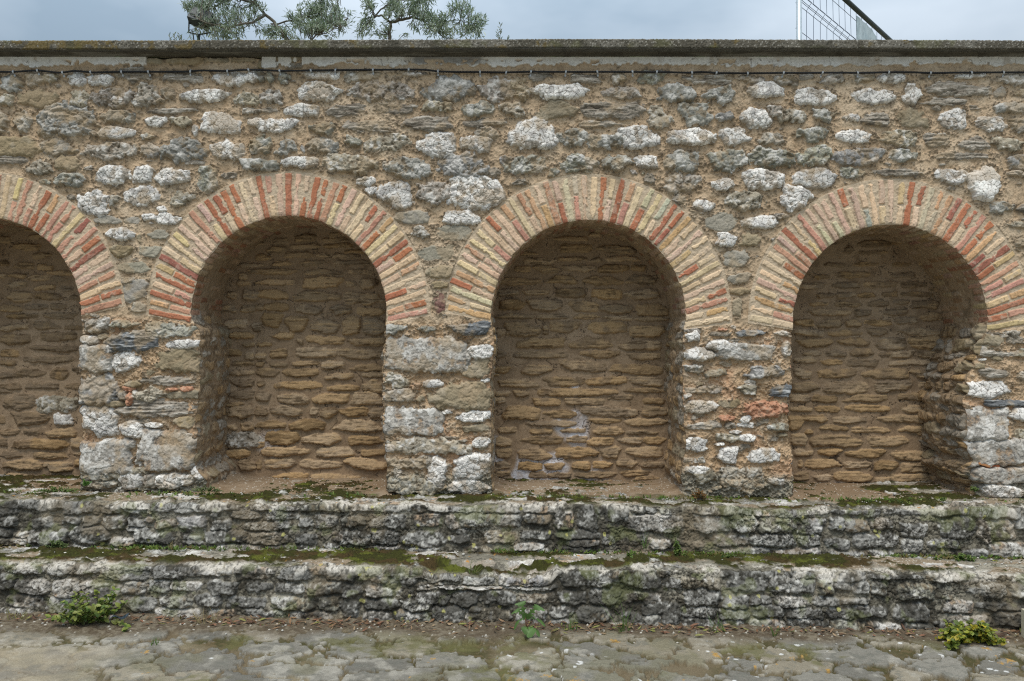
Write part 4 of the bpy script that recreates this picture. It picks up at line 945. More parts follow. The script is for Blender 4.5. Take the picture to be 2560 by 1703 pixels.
# ---------------------------------------------------------------- paving
def pave_field(x0, x1, y0, y1, st, seed):
    G = Field(x0, x1, y0, y1, st, seed); U, V = G.U, G.V
    rs = random.Random(seed)
    base = flat(U.shape, (0.15, 0.12, 0.075)); base = mixc(base, (0.27, 0.23, 0.155), sm(G.big + 0.5 * G.n1, 0.0, 0.8) * 0.6)
    base = mixc(base, (0.12, 0.09, 0.05), sm(-G.n1, 0.1, 0.8) * 0.6)
    left = sm(-U + 0.25 * G.big, 1.7, 2.3) * sm(4.05 - V, 0, 0.15)
    hb = -0.012 + 0.006 * G.big + 0.004 * G.n1 + 0.002 * G.n2
    start_mortar(G, hb, base)
    wu = U + 0.05 * G.w1 + 0.05 * fbm(U, V, 0.4, 2, 91); wv = V + 0.04 * G.w2 + 0.03 * fbm(U, V, 0.4, 2, 92)
    f1, f2, idn = worley(wu, wv, 0.19, 51, an=1.7)
    e = f2 - f1
    k = sm(e + 0.04 * G.n2 + 0.03 * G.n1, 0.11, 0.14)
    sc = flat(U.shape, (0.175, 0.165, 0.14)) * (0.75 + 0.6 * idn[..., None])
    sc = mixc(sc, (0.28, 0.24, 0.17), (idn * 7 % 1 > 0.6) * 0.6)
    sc = mixc(sc, (0.36, 0.34, 0.29), sm(G.n1 + 0.7 * G.big, 0.1, 0.9) * 0.6); sc = mixc(sc, (0.13, 0.13, 0.11), sm(G.n2 - 0.7 * G.n1, 0.2, 0.9) * 0.6)
    sc = mixc(sc, (0.15, 0.14, 0.08), sm(fbm(U, V, 0.3, 4, 52), 0.1, 0.6) * 0.5)
    g1, g2, gid = worley(U + 0.01 * G.w1, V + 0.01 * G.w2, 0.03, 53, an=1.3)
    sp = sm(0.34 + 0.12 * G.n2 - g1, 0, 0.08) * (gid > 0.95) * sm(fbm(U, V, 0.35, 2, 54), 0.0, 0.3)
    sc = mixc(sc, (0.62, 0.62, 0.60), sp * 0.85)
    o = sm(fbm(U, V, 0.16, 5, 55, 0.7) + 0.35 * fbm(U, V, 0.9, 2, 57), 0.74, 0.86); sc = mixc(sc, (0.42, 0.24, 0.05), o * 0.8 * sm(G.n2 + G.n3, -0.5, 0.1))
    hs = 0.008 + (idn - 0.5) * 0.008 + 0.003 * G.n1 + 0.0025 * G.n2 + 0.004 * fbm(U, V, 0.2, 2, 56) - 0.010 * (1 - sm(e, 0.08, 0.16))
    G.h = G.h * (1 - k) + hs * k; G.c = G.c * (1 - k[..., None]) + sc * k[..., None]
    # pale trodden mortar at the left
    lc = flat(U.shape, (0.31, 0.265, 0.19)); lc = mixc(lc, (0.175, 0.16, 0.135), sm(fbm(U, V, 0.25, 4, 58), -0.1, 0.4) * 0.75); lc = mixc(lc, (0.40, 0.355, 0.265), sm(G.n1, 0.2, 0.9) * 0.4)
    G.c = G.c * (1 - 0.75 * left[..., None]) + lc * 0.75 * left[..., None]; G.h = G.h * (1 - 0.6 * left)
    # moss and soil in the joints
    jm = (1 - k) * sm(fbm(U, V, 0.5, 3, 59) + 0.2 * (V - 3.9) * 4, -0.5, 0.2) * (1 - left)
    mc = mixc(flat(U.shape, MOSS), (0.12, 0.085, 0.04), sm(G.n2, -0.2, 0.6) * 0.7)
    G.c = G.c * (1 - 0.8 * jm[..., None]) + mc * 0.8 * jm[..., None]; G.h += jm * 0.003
    gm = sm(fbm(U, V, 0.33, 5, 60, 0.65), 0.25, 0.6) * (1 - left)
    G.c = mixc(G.c, (0.12, 0.115, 0.045), gm * 0.7)
    # soil strip along the foot of the ledge
    so = sm(V + 0.05 * G.big + 0.02 * G.n1 + 0.05 * sm(-U, 1.0, 2.5) + 0.07 * fbm(U, V, 0.35, 4, 66), 4.14, 4.28)
    s2 = flat(U.shape, (0.105, 0.082, 0.055)); s2 = mixc(s2, (0.21, 0.18, 0.13), sm(G.n2 + G.big * .5, 0.0, 0.8) * 0.7); s2 = mixc(s2, (0.07, 0.05, 0.03), sm(G.n3 - .3 * G.n1, 0.1, 0.8) * 0.6)
    q1, q2, qid = worley(U, V, 0.017, 61)
    gv = sm(0.34 - q1, 0, 0.1) * (qid > 0.96); s2 = mixc(s2, (0.6, 0.57, 0.5), gv * 0.9)
    G.c = G.c * (1 - so[..., None]) + s2 * so[..., None]; G.h = G.h * (1 - so) + (0.012 + 0.005 * G.n1 + 0.003 * G.n2 + gv * 0.006 + 0.02 * sm(V, 4.3, 4.42)) * so
    return G
PG = pave_field(-3.95, 3.95, 3.3, 4.46, 0.0052, 801)
tag(mesh_np('paving', np.stack([PG.U, PG.V, PG.h - 0.0165 * PG.U], -1).reshape(-1, 3), grid_faces(PG.nr, PG.nc), M_PAVE, None, PG.c.reshape(-1, 3)), kind='structure')
def ground_z(x, y):
    return float(PG.sample(PG.h, np.array([x]), np.array([y]))[0]) - 0.0165 * x
# the wide ground sheet
n_ = 120
gx = np.linspace(-1, 1, n_); gx = np.sign(gx) * np.abs(gx) ** 3 * 300
gy = gx + 2.0
GX, GY = np.meshgrid(gx, gy)
GZ = -0.05 - 0.0165 * np.clip(GX, -8, 8)
tag(mesh_np('ground', np.stack([GX, GY, GZ], -1).reshape(-1, 3), grid_faces(n_, n_), M_GROUND), kind='structure')
mb = MB(); mb.box((-14, YB + 0.50, 0.0), (14, 22, 2.6)); tag(mb.build('terrace_ground', M_SOIL), kind='structure')
print('ledges built')
# ---------------------------------------------------------------- cable with its clips
def tp(ox, tx, ty): return px2x(ox + tx / 3.6813, FPX / (D - 0.04)), CAM_Z + (851.5 - (80 + ty / 3.6813)) / (FPX / (D - 0.04))
CT = {0: [(-500, 350), (-200, 370), (0, 362), (110, 365), (340, 352), (460, 366), (570, 378), (620, 360), (700, 352), (820, 366), (1100, 360), (1350, 360), (1650, 358), (1760, 352), (1850, 343), (2090, 357), (2200, 352)],
      640: [(0, 350), (215, 357), (500, 350), (735, 347), (1075, 345), (1410, 342), (1550, 343), (1670, 356), (2060, 357), (2310, 361)],
      1280: [(10, 360), (180, 358), (500, 361), (780, 362), (1105, 366), (1655, 369), (1740, 360), (1890, 373), (2200, 374)],
      1920: [(0, 377), (820, 378), (1110, 372), (1510, 372), (1870, 370), (2356, 371), (2700, 375), (3000, 368)]}
cpts = []
for ox, l_ in CT.items():
    for tx, ty in l_: cpts.append(tp(ox, tx, ty))
cx_ = np.array([p[0] for p in cpts]); cz_ = np.array([p[1] for p in cpts])
xs = np.arange(-4.2, 4.2, 0.02)
zs = np.interp(xs, cx_, cz_); zs = np.convolve(np.pad(zs, 2, 'edge'), [.1, .2, .4, .2, .1], 'valid')
hh = np.maximum.reduce([wall_h(xs, zs + o) for o in (-0.012, 0, 0.012)])
hm = np.array([hh[max(0, i - 6):i + 7].max() for i in range(len(hh))]); hm = np.convolve(np.pad(hm, 4, 'edge'), np.ones(9) / 9, 'valid')
ys = D - hm - 0.007
cable = tag(empty('cable', (0, D, 3.3)), 'thin black cable clipped along the wall below the coping', 'cable')
mb = MB(); mb.tube(list(zip(xs, ys, zs)), 0.0062, 7); mb.build('sheath', M_CABLE, cable, smooth=True)
CLIPS = {0: [115, 340, 570, 818, 1105, 1350, 1750, 2090, 2285], 640: [215, 497, 735, 1075, 1408, 1672, 2060, 2310], 1280: [180, 500, 780, 1105, 1338, 1655, 1890, 2172], 1920: [147, 505, 818, 1113, 1508, 1870, 2163]}
rc_ = random.Random(5)
for ox, l_ in CLIPS.items():
    for tx in l_:
        x, _z = tp(ox, tx, 0)
        i = int((x + 4.2) / 0.02); z, y = zs[i], ys[i]; yw = y + 0.012
        m = MB(); w_ = 0.0052
        prof = [(yw, z + 0.010), (y - 0.002, z + 0.0105), (y - 0.0095, z + 0.004), (y - 0.0095, z - 0.005), (y - 0.004, z - 0.010), (yw - .004, z - 0.013), (yw - .003, z - 0.026)]
        vs = []; fs = []
        lean = rc_.uniform(-.002, .002)
        for k, (a, b) in enumerate(prof):
            dx = lean * k
            vs += [(x - w_ + dx, a, b), (x + w_ + dx, a, b), (x + w_ + dx, a + 0.002, b - 0.0005), (x - w_ + dx, a + 0.002, b - 0.0005)]
        for k in range(len(prof) - 1):
            for q in range(4):
                q2 = (q + 1) % 4; fs.append((4*k+q, 4*k+q2, 4*k+4+q2, 4*k+4+q))
        fs += [(0, 1, 2, 3), tuple(4 * (len(prof) - 1) + q for q in (3, 2, 1, 0))]
        m.add(vs, fs)
        co_ = m.build('clip', M_CLIP, cable)
        m = MB(); m.tube([(x + lean * 6, yw - 0.009, z - 0.020), (x + lean * 6, yw, z - 0.020)], 0.0028, 6)
        nl_ = m.build('nail', M_GALV, None); nl_.parent = co_; nl_.matrix_parent_inverse = Matrix.Translation(cable.location).inverted()

# ---------------------------------------------------------------- leaves
def leaf_geo(m, p, d, up, L_, w_, fold=0.25, curl=0.15, n=3, shape=None):
    d = d.normalized(); s = d.cross(up); s = s.normalized() if s.length > 1e-4 else Vector((1, 0, 0)); u = s.cross(d).normalized()
    prof = shape or [0.0, 0.75, 1.0, 0.7, 0.0]
    vs = []; k = len(prof)
    for i, q in enumerate(prof):
        t = i / (k - 1); c = p + d * (L_ * t) - u * (curl * L_ * t * t)
        vs += [c - s * (w_ * q / 2) + u * (fold * w_ * q / 2), c, c + s * (w_ * q / 2) + u * (fold * w_ * q / 2)]
    fs = []
    for i in range(k - 1):
        a = 3 * i
        fs += [(a, a + 1, a + 4, a + 3), (a + 1, a + 2, a + 5, a + 4)]
    m.add(vs, fs)

# ---------------------------------------------------------------- olive trees on the terrace behind
YT = 8.0; ST_ = FPX / YT
def tw(px, py, dy=0.0):
    y = YT + dy; s = FPX / y
    return Vector(((px - 1280) / s, y, CAM_Z + (851.5 - py) / s))
def olive(name, label, limbs, blobs, seed, group):
    rs = random.Random(seed)
    root = tag(empty(name, tuple(limbs[0][0][0]) if False else (limbs[0][0][0][0], YT, 2.6)), label, 'olive tree', group)
    tr = MB(); lf = MB()
    segs = []
    for pts, r0, r1 in limbs:
        r0 *= 0.72; r1 *= 0.6
        q = []
        for i in range(len(pts) - 1):
            a, b = pts[i], pts[i + 1]
            for k in range(4):
                t = k / 4; q.append(a.lerp(b, t) + Vector((rs.uniform(-1, 1), rs.uniform(-1, 1), rs.uniform(-1, 1))) * 0.012)
        q.append(pts[-1]); n = len(q)
        tr.tube(q, [r0 + (r1 - r0) * i / (n - 1) for i in range(n)], 7)
        segs += q
    for (px, py, rx, ry, cnt, dark) in blobs:
        for i in range(int(cnt * 1.05)):
            while True:
                a, b, c_ = rs.uniform(-1, 1), rs.uniform(-1, 1), rs.uniform(-1, 1)
                if a * a + b * b + c_ * c_ < 1: break
            tip = tw(px + a * rx, py + b * ry, c_ * min(0.6, rx / ST_ * 1.2))
            # twig from the nearest limb point, arching
            near_ = min(segs, key=lambda s_: (s_ - tip).length + rs.uniform(0, .12))
            v = tip - near_
            if v.length > 0.45: start = tip - v.normalized() * rs.uniform(0.3, 0.45)
            else: start = near_.lerp(tip, 0.25)
            mid = start.lerp(tip, 0.5) + Vector((rs.uniform(-.04, .04), rs.uniform(-.04, .04), rs.uniform(-.01, .05)))
            q = [start, mid, tip]
            tr.tube(q, [0.0042, 0.003, 0.0015], 4, cap=False)
            if v.length < 0.5 and rs.random() < 0.6: tr.tube([near_, start], [0.006, 0.0042], 4, cap=False)
            nl = rs.randint(9, 14)
            for k in range(nl):
                t = 0.12 + 0.88 * (k + rs.random() * .5) / nl
                p = start.lerp(mid, t * 2) if t < 0.5 else mid.lerp(tip, t * 2 - 1)
                ax = (mid - start if t < 0.5 else tip - mid).normalized()
                for sg in (0, 1):
                    rnd = Vector((rs.uniform(-1, 1), rs.uniform(-1, 1), rs.uniform(-.7, 1))).normalized()
                    dd = (ax * rs.uniform(0.5, 1.2) + rnd * 0.75).normalized()
                    g = rs.random()
                    lf.tone = (0.50, 0.57, 0.48) if g < 0.45 else ((0.17, 0.24, 0.14) if g < 0.66 else (0.32, 0.40, 0.27))
                    if dark: lf.tone = tuple(v_ * 0.9 for v_ in lf.tone)
                    leaf_geo(lf, p + Vector((rs.uniform(-.03, .03), rs.uniform(-.03, .03), rs.uniform(-.02, .025))), dd, Vector((rs.uniform(-.6, .6), rs.uniform(-.6, .6), 1)), rs.uniform(0.045, 0.075), rs.uniform(0.0075, 0.011), curl=rs.uniform(-.1, .3), shape=[0.15, 0.9, 1.0, 0.0])
    tr.build('trunk', M_BARK, root, smooth=True)
    lf.build('crown', M_LEAF, root, tones=True)
    return root
g1 = [([tw(755, 330, .1), tw(735, 140, .05), tw(718, 100), tw(700, 72), tw(664, 38), tw(640, 8), tw(610, -60, .1)], 0.034, 0.017),
      ([tw(664, 38), tw(620, 60, -.1), tw(560, 70, -.2), tw(500, 50, -.25)], 0.02, 0.008),
      ([tw(640, 8), tw(590, -5, .1), tw(520, 20, .15), tw(470, 40, .1)], 0.02, 0.006),
      ([tw(712, 92), tw(680, 60, .2), tw(740, 50, .1), tw(800, 40, .1), tw(870, 45, .15)], 0.016, 0.005),
      ([tw(735, 130), tw(790, 90, -.1), tw(850, 70, -.1)], 0.015, 0.005),
      ([tw(610, -60, .1), tw(700, -150, .2), tw(760, -230, .1)], 0.022, 0.008), ([tw(610, -60, .1), tw(530, -130, 0), tw(480, -220, -.1)], 0.018, 0.006)]
b1 = [(490, 20, 35, 38, 22, 1), (540, 30, 55, 50, 46, 1), (575, 75, 70, 28, 30, 1), (640, 30, 30, 40, 14, 1), (690, 88, 60, 16, 22, 1), (770, 45, 60, 40, 46, 0), (820, 70, 55, 32, 26, 0), (850, 40, 35, 30, 12, 0), (800, 15, 40, 22, 20, 0),
      (600, -40, 90, 30, 26, 1), (520, -100, 100, 60, 40, 1), (700, -140, 120, 70, 50, 0), (800, -50, 70, 40, 20, 0), (600, -210, 130, 50, 35, 1), (530, 95, 60, 12, 12, 1)]
olive('olive_tree', 'dense grey-green olive with a leaning trunk over the wall, nearer the floodlight', g1, b1, 21, 'olive trees behind the wall')
g2 = [([tw(980, 330), tw(975, 140), tw(972, 96), tw(976, 58)], 0.034, 0.024),
      ([tw(976, 58), tw(1005, 49, .05), tw(1040, 45, .1), tw(1075, 62, .1), tw(1110, 95, .1)], 0.024, 0.008),
      ([tw(976, 58), tw(955, 40, -.05), tw(938, 38, -.05), tw(925, 15, -.1), tw(905, -15, -.1)], 0.018, 0.008),
      ([tw(938, 38), tw(965, 15, 0), tw(985, 2, .05), tw(1040, 5, .1)], 0.012, 0.006),
      ([tw(1100, 55, .1), tw(1150, 52, .1), tw(1195, 62, .1)], 0.007, 0.003),
      ([tw(905, -15, -.1), tw(930, -120), tw(990, -220)], 0.012, 0.006), ([tw(1040, 5, .1), tw(1110, -60, .1), tw(1170, -150, .1)], 0.012, 0.006)]
b2 = [(915, 25, 25, 30, 9, 0), (905, 75, 22, 28, 8, 0), (945, 80, 30, 22, 10, 0), (1000, 25, 55, 24, 26, 0), (1050, 20, 50, 25, 24, 0), (1085, 60, 50, 38, 36, 0), (1130, 75, 45, 25, 18, 0), (1150, 15, 35, 18, 9, 0), (1185, 50, 28, 45, 14, 0), (1195, 85, 25, 15, 6, 0), (1030, 78, 18, 18, 4, 0),
      (1000, -70, 110, 50, 40, 0), (1130, -90, 80, 60, 30, 0), (960, -190, 100, 60, 36, 0), (1120, -210, 80, 50, 24, 0)]
olive('olive_tree', 'open olive tree with a forked bare trunk and arching branch, right of the denser one', g2, b2, 22, 'olive trees behind the wall')
def sprig(px, tops, label, seed):
    rs = random.Random(seed)
    root = tag(empty('olive_shoot', tuple(tw(px, 300))), label, 'shoot', 'olive shoots peeping over the coping')
    st_ = MB(); lf = MB()
    for (x, y) in tops:
        a = tw(px, 300); b = tw((px + x) / 2 + rs.uniform(-4, 4), 160); c_ = tw(x, y)
        st_.tube([a, b, c_], [.006, .004, .0015], 4)
        for k in range(16):
            p = b.lerp(c_, 0.25 + 0.75 * k / 15)
            g = rs.random(); lf.tone = (0.19, 0.23, 0.18) if g < 0.4 else (0.09, 0.13, 0.065)
            leaf_geo(lf, p, ((c_ - b).normalized() * 0.9 + Vector((rs.choice([-1, 1]) * rs.uniform(.3, .9), rs.uniform(-.5, .5), rs.uniform(-.1, .3)))), Vector((0, -1, .4)), rs.uniform(.035, .055), .010, shape=[0.15, 0.9, 1.0, 0.0])
    st_.build('stem', M_BARK, root); lf.build('foliage', M_LEAF, root, tones=True)
sprig(437, [(424, 90), (436, 84), (449, 88), (455, 94)], 'small tuft of olive leaves peeping over the coping left of the trees', 3)
sprig(1251, [(1251, 63), (1246, 80), (1268, 96)], 'single thin olive shoot standing over the coping right of the trees', 4)

# floodlight among the olive leaves
fl = tag(empty('floodlight', tuple(tw(503, 300, -0.1))), 'dark boxy floodlight on a thin post hidden in the olive leaves', 'floodlight')
ctr = tw(503, 46, -0.1); R_ = Matrix.Rotation(math.radians(18), 3, 'Y') @ Matrix.Rotation(math.radians(-25), 3, 'X')
def rb(m, a, b): m.box(tuple(ctr + Vector(a)), tuple(ctr + Vector(b)), R_, ctr)
m = MB(); rb(m, (-.105, -.05, -.075), (.105, .05, .075)); rb(m, (-.085, .05, -.055), (.085, .085, .055))
for k in range(5): rb(m, (-.08 + .036 * k, .085, -.05), (-.07 + .036 * k, .10, .05))
hs_ = m.build('housing', M_LAMP, fl, bevel=0.006)
m = MB(); rb(m, (-.09, -.056, -.06), (.09, -.0505, .06)); ln_ = m.build('lens', M_GLASS, None); ln_.parent = hs_; ln_.matrix_parent_inverse = Matrix.Translation(fl.location).inverted()
m = MB(); m.tube([ctr + Vector((-.12, 0, .02)), ctr + Vector((-.125, 0, -.14)), ctr + Vector((-.03, .01, -.16)), ctr + Vector((.1, 0, -.14)), ctr + Vector((.12, 0, .02))], .008, 6); m.build('bracket', M_LAMP, fl)
m = MB(); m.tube([ctr + Vector((-.03, .01, -.155)), tw(500, 400, -0.09)], .014, 8); m.tube([ctr + Vector((-.09, .01, -.12)), ctr + Vector((-.06, .01, -.35)), ctr + Vector((-.035, .01, -.5))], .006, 6); m.build('post', M_LAMP, fl)

# ---------------------------------------------------------------- temporary mesh fence panel on the terrace
u_ = 7.0 / 1979.0
P0 = Vector(((835 - 0.112 * 1767) * u_, (1 - 0.112) * 7.0, 0))
DIR = Vector((1767 * u_, 7.0, 0)); PER = DIR.length; DIR.normalize()
ZTOP = CAM_Z + 851 * u_; ZBOT = 2.62
def fp(t, z): return (P0.x + DIR.x * t, P0.y + DIR.y * t, z)
fe = tag(empty('mesh_fence_panel', (P0.x, P0.y, 2.6)), 'temporary wire mesh fence panel with steel tube frame above the coping', 'fence panel')
LEN = 3.45
m = MB(); m.tube([fp(0, 2.6), fp(0, ZTOP)], 0.021, 12); m.build('post', M_GALV, fe, smooth=True)
m = MB(); m.tube([fp(LEN, 2.6), fp(LEN, ZTOP)], 0.021, 12); m.build('post', M_GALV, fe, smooth=True)
m = MB(); m.tube([fp(0, ZTOP), fp(LEN, ZTOP)], 0.022, 12); m.build('top_rail', M_RAIL, fe, smooth=True)
m = MB(); m.tube([fp(0, ZBOT), fp(LEN, ZBOT)], 0.021, 12); m.build('bottom_rail', M_RAIL, fe, smooth=True)
nrm = Vector((DIR.y, -DIR.x, 0))
def fq(t, z, o): return (P0.x + DIR.x * t + nrm.x * o, P0.y + DIR.y * t + nrm.y * o, z)
m = MB(); k = 0; t = 0.06
folds = [ZTOP - 0.30, ZTOP - 1.05, ZTOP - 1.75]
while t < LEN - 0.02:
    pts = [fq(t, ZTOP + 0.05, -.026), fq(t, ZTOP - 0.03, -.026)]
    for fz in folds: pts += [fq(t, fz + 0.05, -.0215), fq(t, fz + 0.005, .02), fq(t, fz - 0.05, -.0215)]
    pts.append(fq(t, ZBOT, -.0245)); m.tube(pts, 0.0021, 5); t += 0.148
zz = [ZTOP - 0.075]
for fz in folds: zz += [fz + 0.05, fz + .008, fz - .008, fz - .05]
zz += [ZTOP - 0.55, ZTOP - 0.8, ZTOP - 1.3, ZTOP - 1.5, ZTOP - 1.95]
for z in zz: m.tube([fq(0, z, .0 if abs(z - round(z, 5)) < 0 else -.026), fq(LEN, z, -.026)], 0.0023, 5)
m.build('wire_mesh', M_WIRE, fe)
# grey sheet tied behind the mesh
def t_of(px, y_px=None):
    q = px - 1280.0; d_ = (q - 835) / (1767 - q); return (d_ + 0.112) * PER
ta, tb = t_of(2140), t_of(2189)
m = MB(); pl_ = []
def zz_at(t, py):
    y = P0.y + DIR.y * t; return CAM_Z + (851.5 - py) * y / FPX
top = [(2140, 40), (2148, 46), (2156, 55), (2164, 60), (2170, 68), (2178, 74), (2183, 84), (2189, 92)]
vs = []
for o in (0.004, 0.008):
    for px, py in top: t = t_of(px); vs.append(fq(t, zz_at(t, py), o))
    for px, py in top: t = t_of(px); vs.append(fq(t, zz_at(t, py) - 0.55, o))
n = len(top); fs = []
for i in range(n - 1):
    fs += [(i, i + 1, n + i + 1, n + i), (2*n + i + 1, 2*n + i, 3*n + i, 3*n + i + 1), (i, 2*n + i, 2*n + i + 1, i + 1), (n + i, n + i + 1, 3*n + i + 1, 3*n + i)]
fs += [(0, n, 3*n, 2*n), (n - 1, 3*n - 1, 4*n - 1, 2*n - 1)]
m.add(vs, fs); m.build('sheet', M_PLATE, fe)

# ---------------------------------------------------------------- plants on the ledges and at their foot
def gp(px, py, y):
    """the point at depth y that the photograph shows at px, py"""
    s = FPX / y; return Vector(((px - 1280) / s, y, CAM_Z + (851.5 - py) / s))
OV = [0.25, 0.85, 1.0, 0.75, 0.0]
def bush(name, label, px0, px1, py0, py1, y, nst, seed, tones, leafL=(0.018, 0.032), cat='bush', group=None, dens=9, depth=0.10, wr=0.6, up=0.6):
    rs = random.Random(seed); s = FPX / y
    cx0, cx1 = (px0 - 1280) / s, (px1 - 1280) / s; zt = CAM_Z + (851.5 - py0) / s; zb = CAM_Z + (851.5 - py1) / s
    root = tag(empty(name, ((cx0 + cx1) / 2, y, zb)), label, cat, group)
    sb, lf = MB(), MB(); base = Vector(((cx0 + cx1) / 2, y, zb)); W_ = (cx1 - cx0) / 2; H_ = zt - zb
    for i in range(nst):
        a = rs.uniform(-1, 1); f = math.sqrt(max(0.0, 1 - a * a)) * rs.uniform(0.35, 1.0)
        tip = base + Vector((a * W_, -rs.uniform(0.0, depth), max(0.15, f) * H_ * rs.uniform(.8, 1)))
        b0 = base + Vector((a * W_ * 0.35, -0.01, 0.0)); mid = b0.lerp(tip, 0.5) + Vector((0, 0, 0.12 * H_))
        sb.tube([b0, mid, tip], [0.0022, 0.0016, 0.0008], 4, cap=False)
        for k in range(dens):
            t = 0.25 + 0.75 * k / (dens - 1); p = b0.lerp(mid, t * 2) if t < .5 else mid.lerp(tip, 2 * t - 1)
            for q in (0, 1):
                dd = Vector((rs.uniform(-1, 1), rs.uniform(-1, .2), rs.uniform(-.5, .8)))
                tn = rs.choice(tones); v = rs.uniform(.75, 1.2); lf.tone = tuple(x_ * v for x_ in tn)
                L_ = rs.uniform(*leafL); leaf_geo(lf, p, dd, Vector((rs.uniform(-.5, .5), -up, 1)), L_, L_ * rs.uniform(wr * .85, wr * 1.15), shape=OV, curl=rs.uniform(0, .3))
    sb.build('stem', M_BARK if 'dry' in name else M_STEM, root); lf.build('foliage', M_LEAF, root, tones=True)
    return root
M_STEM = pmat('green_stem', (0.12, 0.13, 0.05), rough=0.6)
GRN = [(0.16, 0.22, 0.035), (0.22, 0.26, 0.05), (0.09, 0.15, 0.028), (0.23, 0.25, 0.07)]
YEL = [(0.26, 0.28, 0.03), (0.16, 0.21, 0.03), (0.12, 0.17, 0.03), (0.40, 0.33, 0.03), (0.21, 0.25, 0.04)]
bush('leafy_bush', 'bright green spreading bush growing from the foot of the lower ledge at the left', 145, 350, 1446, 1566, 4.30, 34, 71, GRN, (0.018, 0.036), dens=8, depth=0.15)
bush('leafy_bush', 'yellow-green low bush at the foot of the lower ledge at the right', 2335, 2490, 1535, 1612, 4.27, 60, 72, YEL, (0.018, 0.032), dens=9, depth=0.13, wr=0.72)
# sow thistle with lobed leaves
def thistle(label, px, py, y, leaves, seed, scale=1.0, group=None):
    rs = random.Random(seed); b = gp(px, py, y); root = tag(empty('sow_thistle', tuple(b)), label, 'weed', group)
    sb = MB(); sb.tube([b, b + Vector((-.006, -.004, .04)) * scale, b + Vector((-.012, -.008, .085)) * scale], [.005, .004, .002], 6); sb.build('stem', pmat('reddish_stem', (0.16, 0.08, 0.05), rough=.5), root, smooth=True)
    for (tx, ty, L_, w_, dy) in leaves:
        m = MB(); g = rs.uniform(.85, 1.15); m.tone = (0.10 * g, 0.19 * g, 0.05 * g)
        tip = gp(tx, ty, y + dy); d_ = tip - b; n = 14; vs = []; side = d_.cross(Vector((0, -1, .35))).normalized(); side2 = side
        st0 = b + Vector((-.008, -.006, .06)) * scale * (1 if ty < py else 0.2)
        for i in range(n):
            t = i / (n - 1); lob = [0.12, .14, .5, .16, .14, .62, .2, .18, .8, .55, 1.0, 1.0, .8, 0.05][i]
            c_ = st0.lerp(tip, t) + Vector((0, -.01, .018)) * math.sin(t * math.pi) * 1.4
            vs += [c_ - side2 * w_ * lob / 2 + Vector((0, -.004, .003)) * lob, c_, c_ + side2 * w_ * lob / 2 + Vector((0, -.004, .003)) * lob]
        fs = []
        for i in range(n - 1): a = 3 * i; fs += [(a, a + 1, a + 4, a + 3), (a + 1, a + 2, a + 5, a + 4)]
        m.add(vs, fs); m.build('leaf', M_LEAF, root, smooth=True, tones=True)
thistle('sow thistle with lobed blue-green leaves at the foot of the lower ledge', 1318, 1575, 4.26,
        [(1298, 1506, .15, .062, -.01), (1283, 1530, .12, .055, -.02), (1356, 1520, .15, .06, -.02), (1342, 1548, .1, .05, -.03), (1330, 1593, .1, .056, -.08), (1312, 1586, .08, .05, -.07), (1284, 1574, .1, .03, -.03), (1364, 1566, .12, .024, -.02), (1350, 1592, .08, .022, -.06)], 81)
def grass(label, px, py, y, n, h, spread, seed, tone, name='grass_tuft', group='grass tufts on the ledges and paving', wd=.0028):
    rs = random.Random(seed); b = gp(px, py, y); m = MB()
    for i in range(n):
        o = b + Vector((rs.uniform(-spread, spread), rs.uniform(-.02, .01), -.004)); d_ = Vector((rs.uniform(-.6, .6), rs.uniform(-.7, .1), 1)).normalized(); L_ = h * rs.uniform(.5, 1.05)
        v = rs.uniform(.75, 1.2); m.tone = tuple(x_ * v for x_ in tone)
        leaf_geo(m, o, d_, Vector((rs.uniform(-1, 1), -1, .1)), L_, wd, fold=.3, curl=rs.uniform(.1, .7), shape=[1, .95, .8, .5, 0])
    o = m.build(name, M_LEAF, None, tones=True); tag(o, label, 'grass', group); return o
G_ = (0.09, 0.17, 0.03); DG = (0.30, 0.25, 0.12)
grass('tall thin green grass tuft at the ledge foot right of the sow thistle', 1562, 1578, 4.30, 16, .17, .03, 1, G_)
grass('short bright grass tuft at the ledge foot just right of the sow thistle', 1425, 1572, 4.30, 16, .06, .04, 2, G_)
grass('green grass tuft growing through the paving at the left', 385, 1612, 4.02, 14, .045, .02, 3, G_)
grass('curled dry straw tuft at the foot of the lower ledge at the left', 515, 1556, 4.30, 20, .09, .05, 4, DG, name='dry_grass_tuft')
grass('short yellowing grass at the ledge foot left of the green bush', 45, 1547, 4.32, 18, .07, .045, 5, (0.22, 0.22, 0.05))
grass('green grass tuft at the ledge foot below the second pier from the right', 1792, 1578, 4.31, 14, .10, .05, 6, G_)
grass('thin grass blades on the lower tread under the third niche', 1185, 1432, 4.47, 12, .08, .03, 7, (0.12, 0.17, 0.04))
grass('upright green grass sprout on the lower tread under the third pier', 1613, 1370, 4.72, 7, .11, .01, 8, G_)
grass('dry straw sprout on the lower tread at the left', 435, 1370, 4.74, 9, .06, .03, 9, DG, name='dry_grass_tuft')
grass('small green grass tuft at the ledge foot between the thistle and the right bush', 1937, 1590, 4.28, 10, .09, .02, 10, G_)
WD = [(0.09, 0.15, 0.03), (0.07, 0.12, 0.025), (0.13, 0.18, 0.04)]
wg = 'small weeds growing on the ledge treads'
bush('weed', 'fluffy light green weed mound on the lower tread at the far left', 108, 180, 1343, 1374, 4.74, 34, 91, [(0.13, 0.18, 0.06), (0.10, 0.15, 0.04)], (0.007, 0.013), 'weed', wg, dens=8, depth=.05)
bush('weed', 'bushy dark green weed at the back of the lower tread at the right', 2372, 2440, 1372, 1417, 4.72, 22, 92, WD, (0.012, 0.022), 'weed', wg, dens=8, depth=.05)
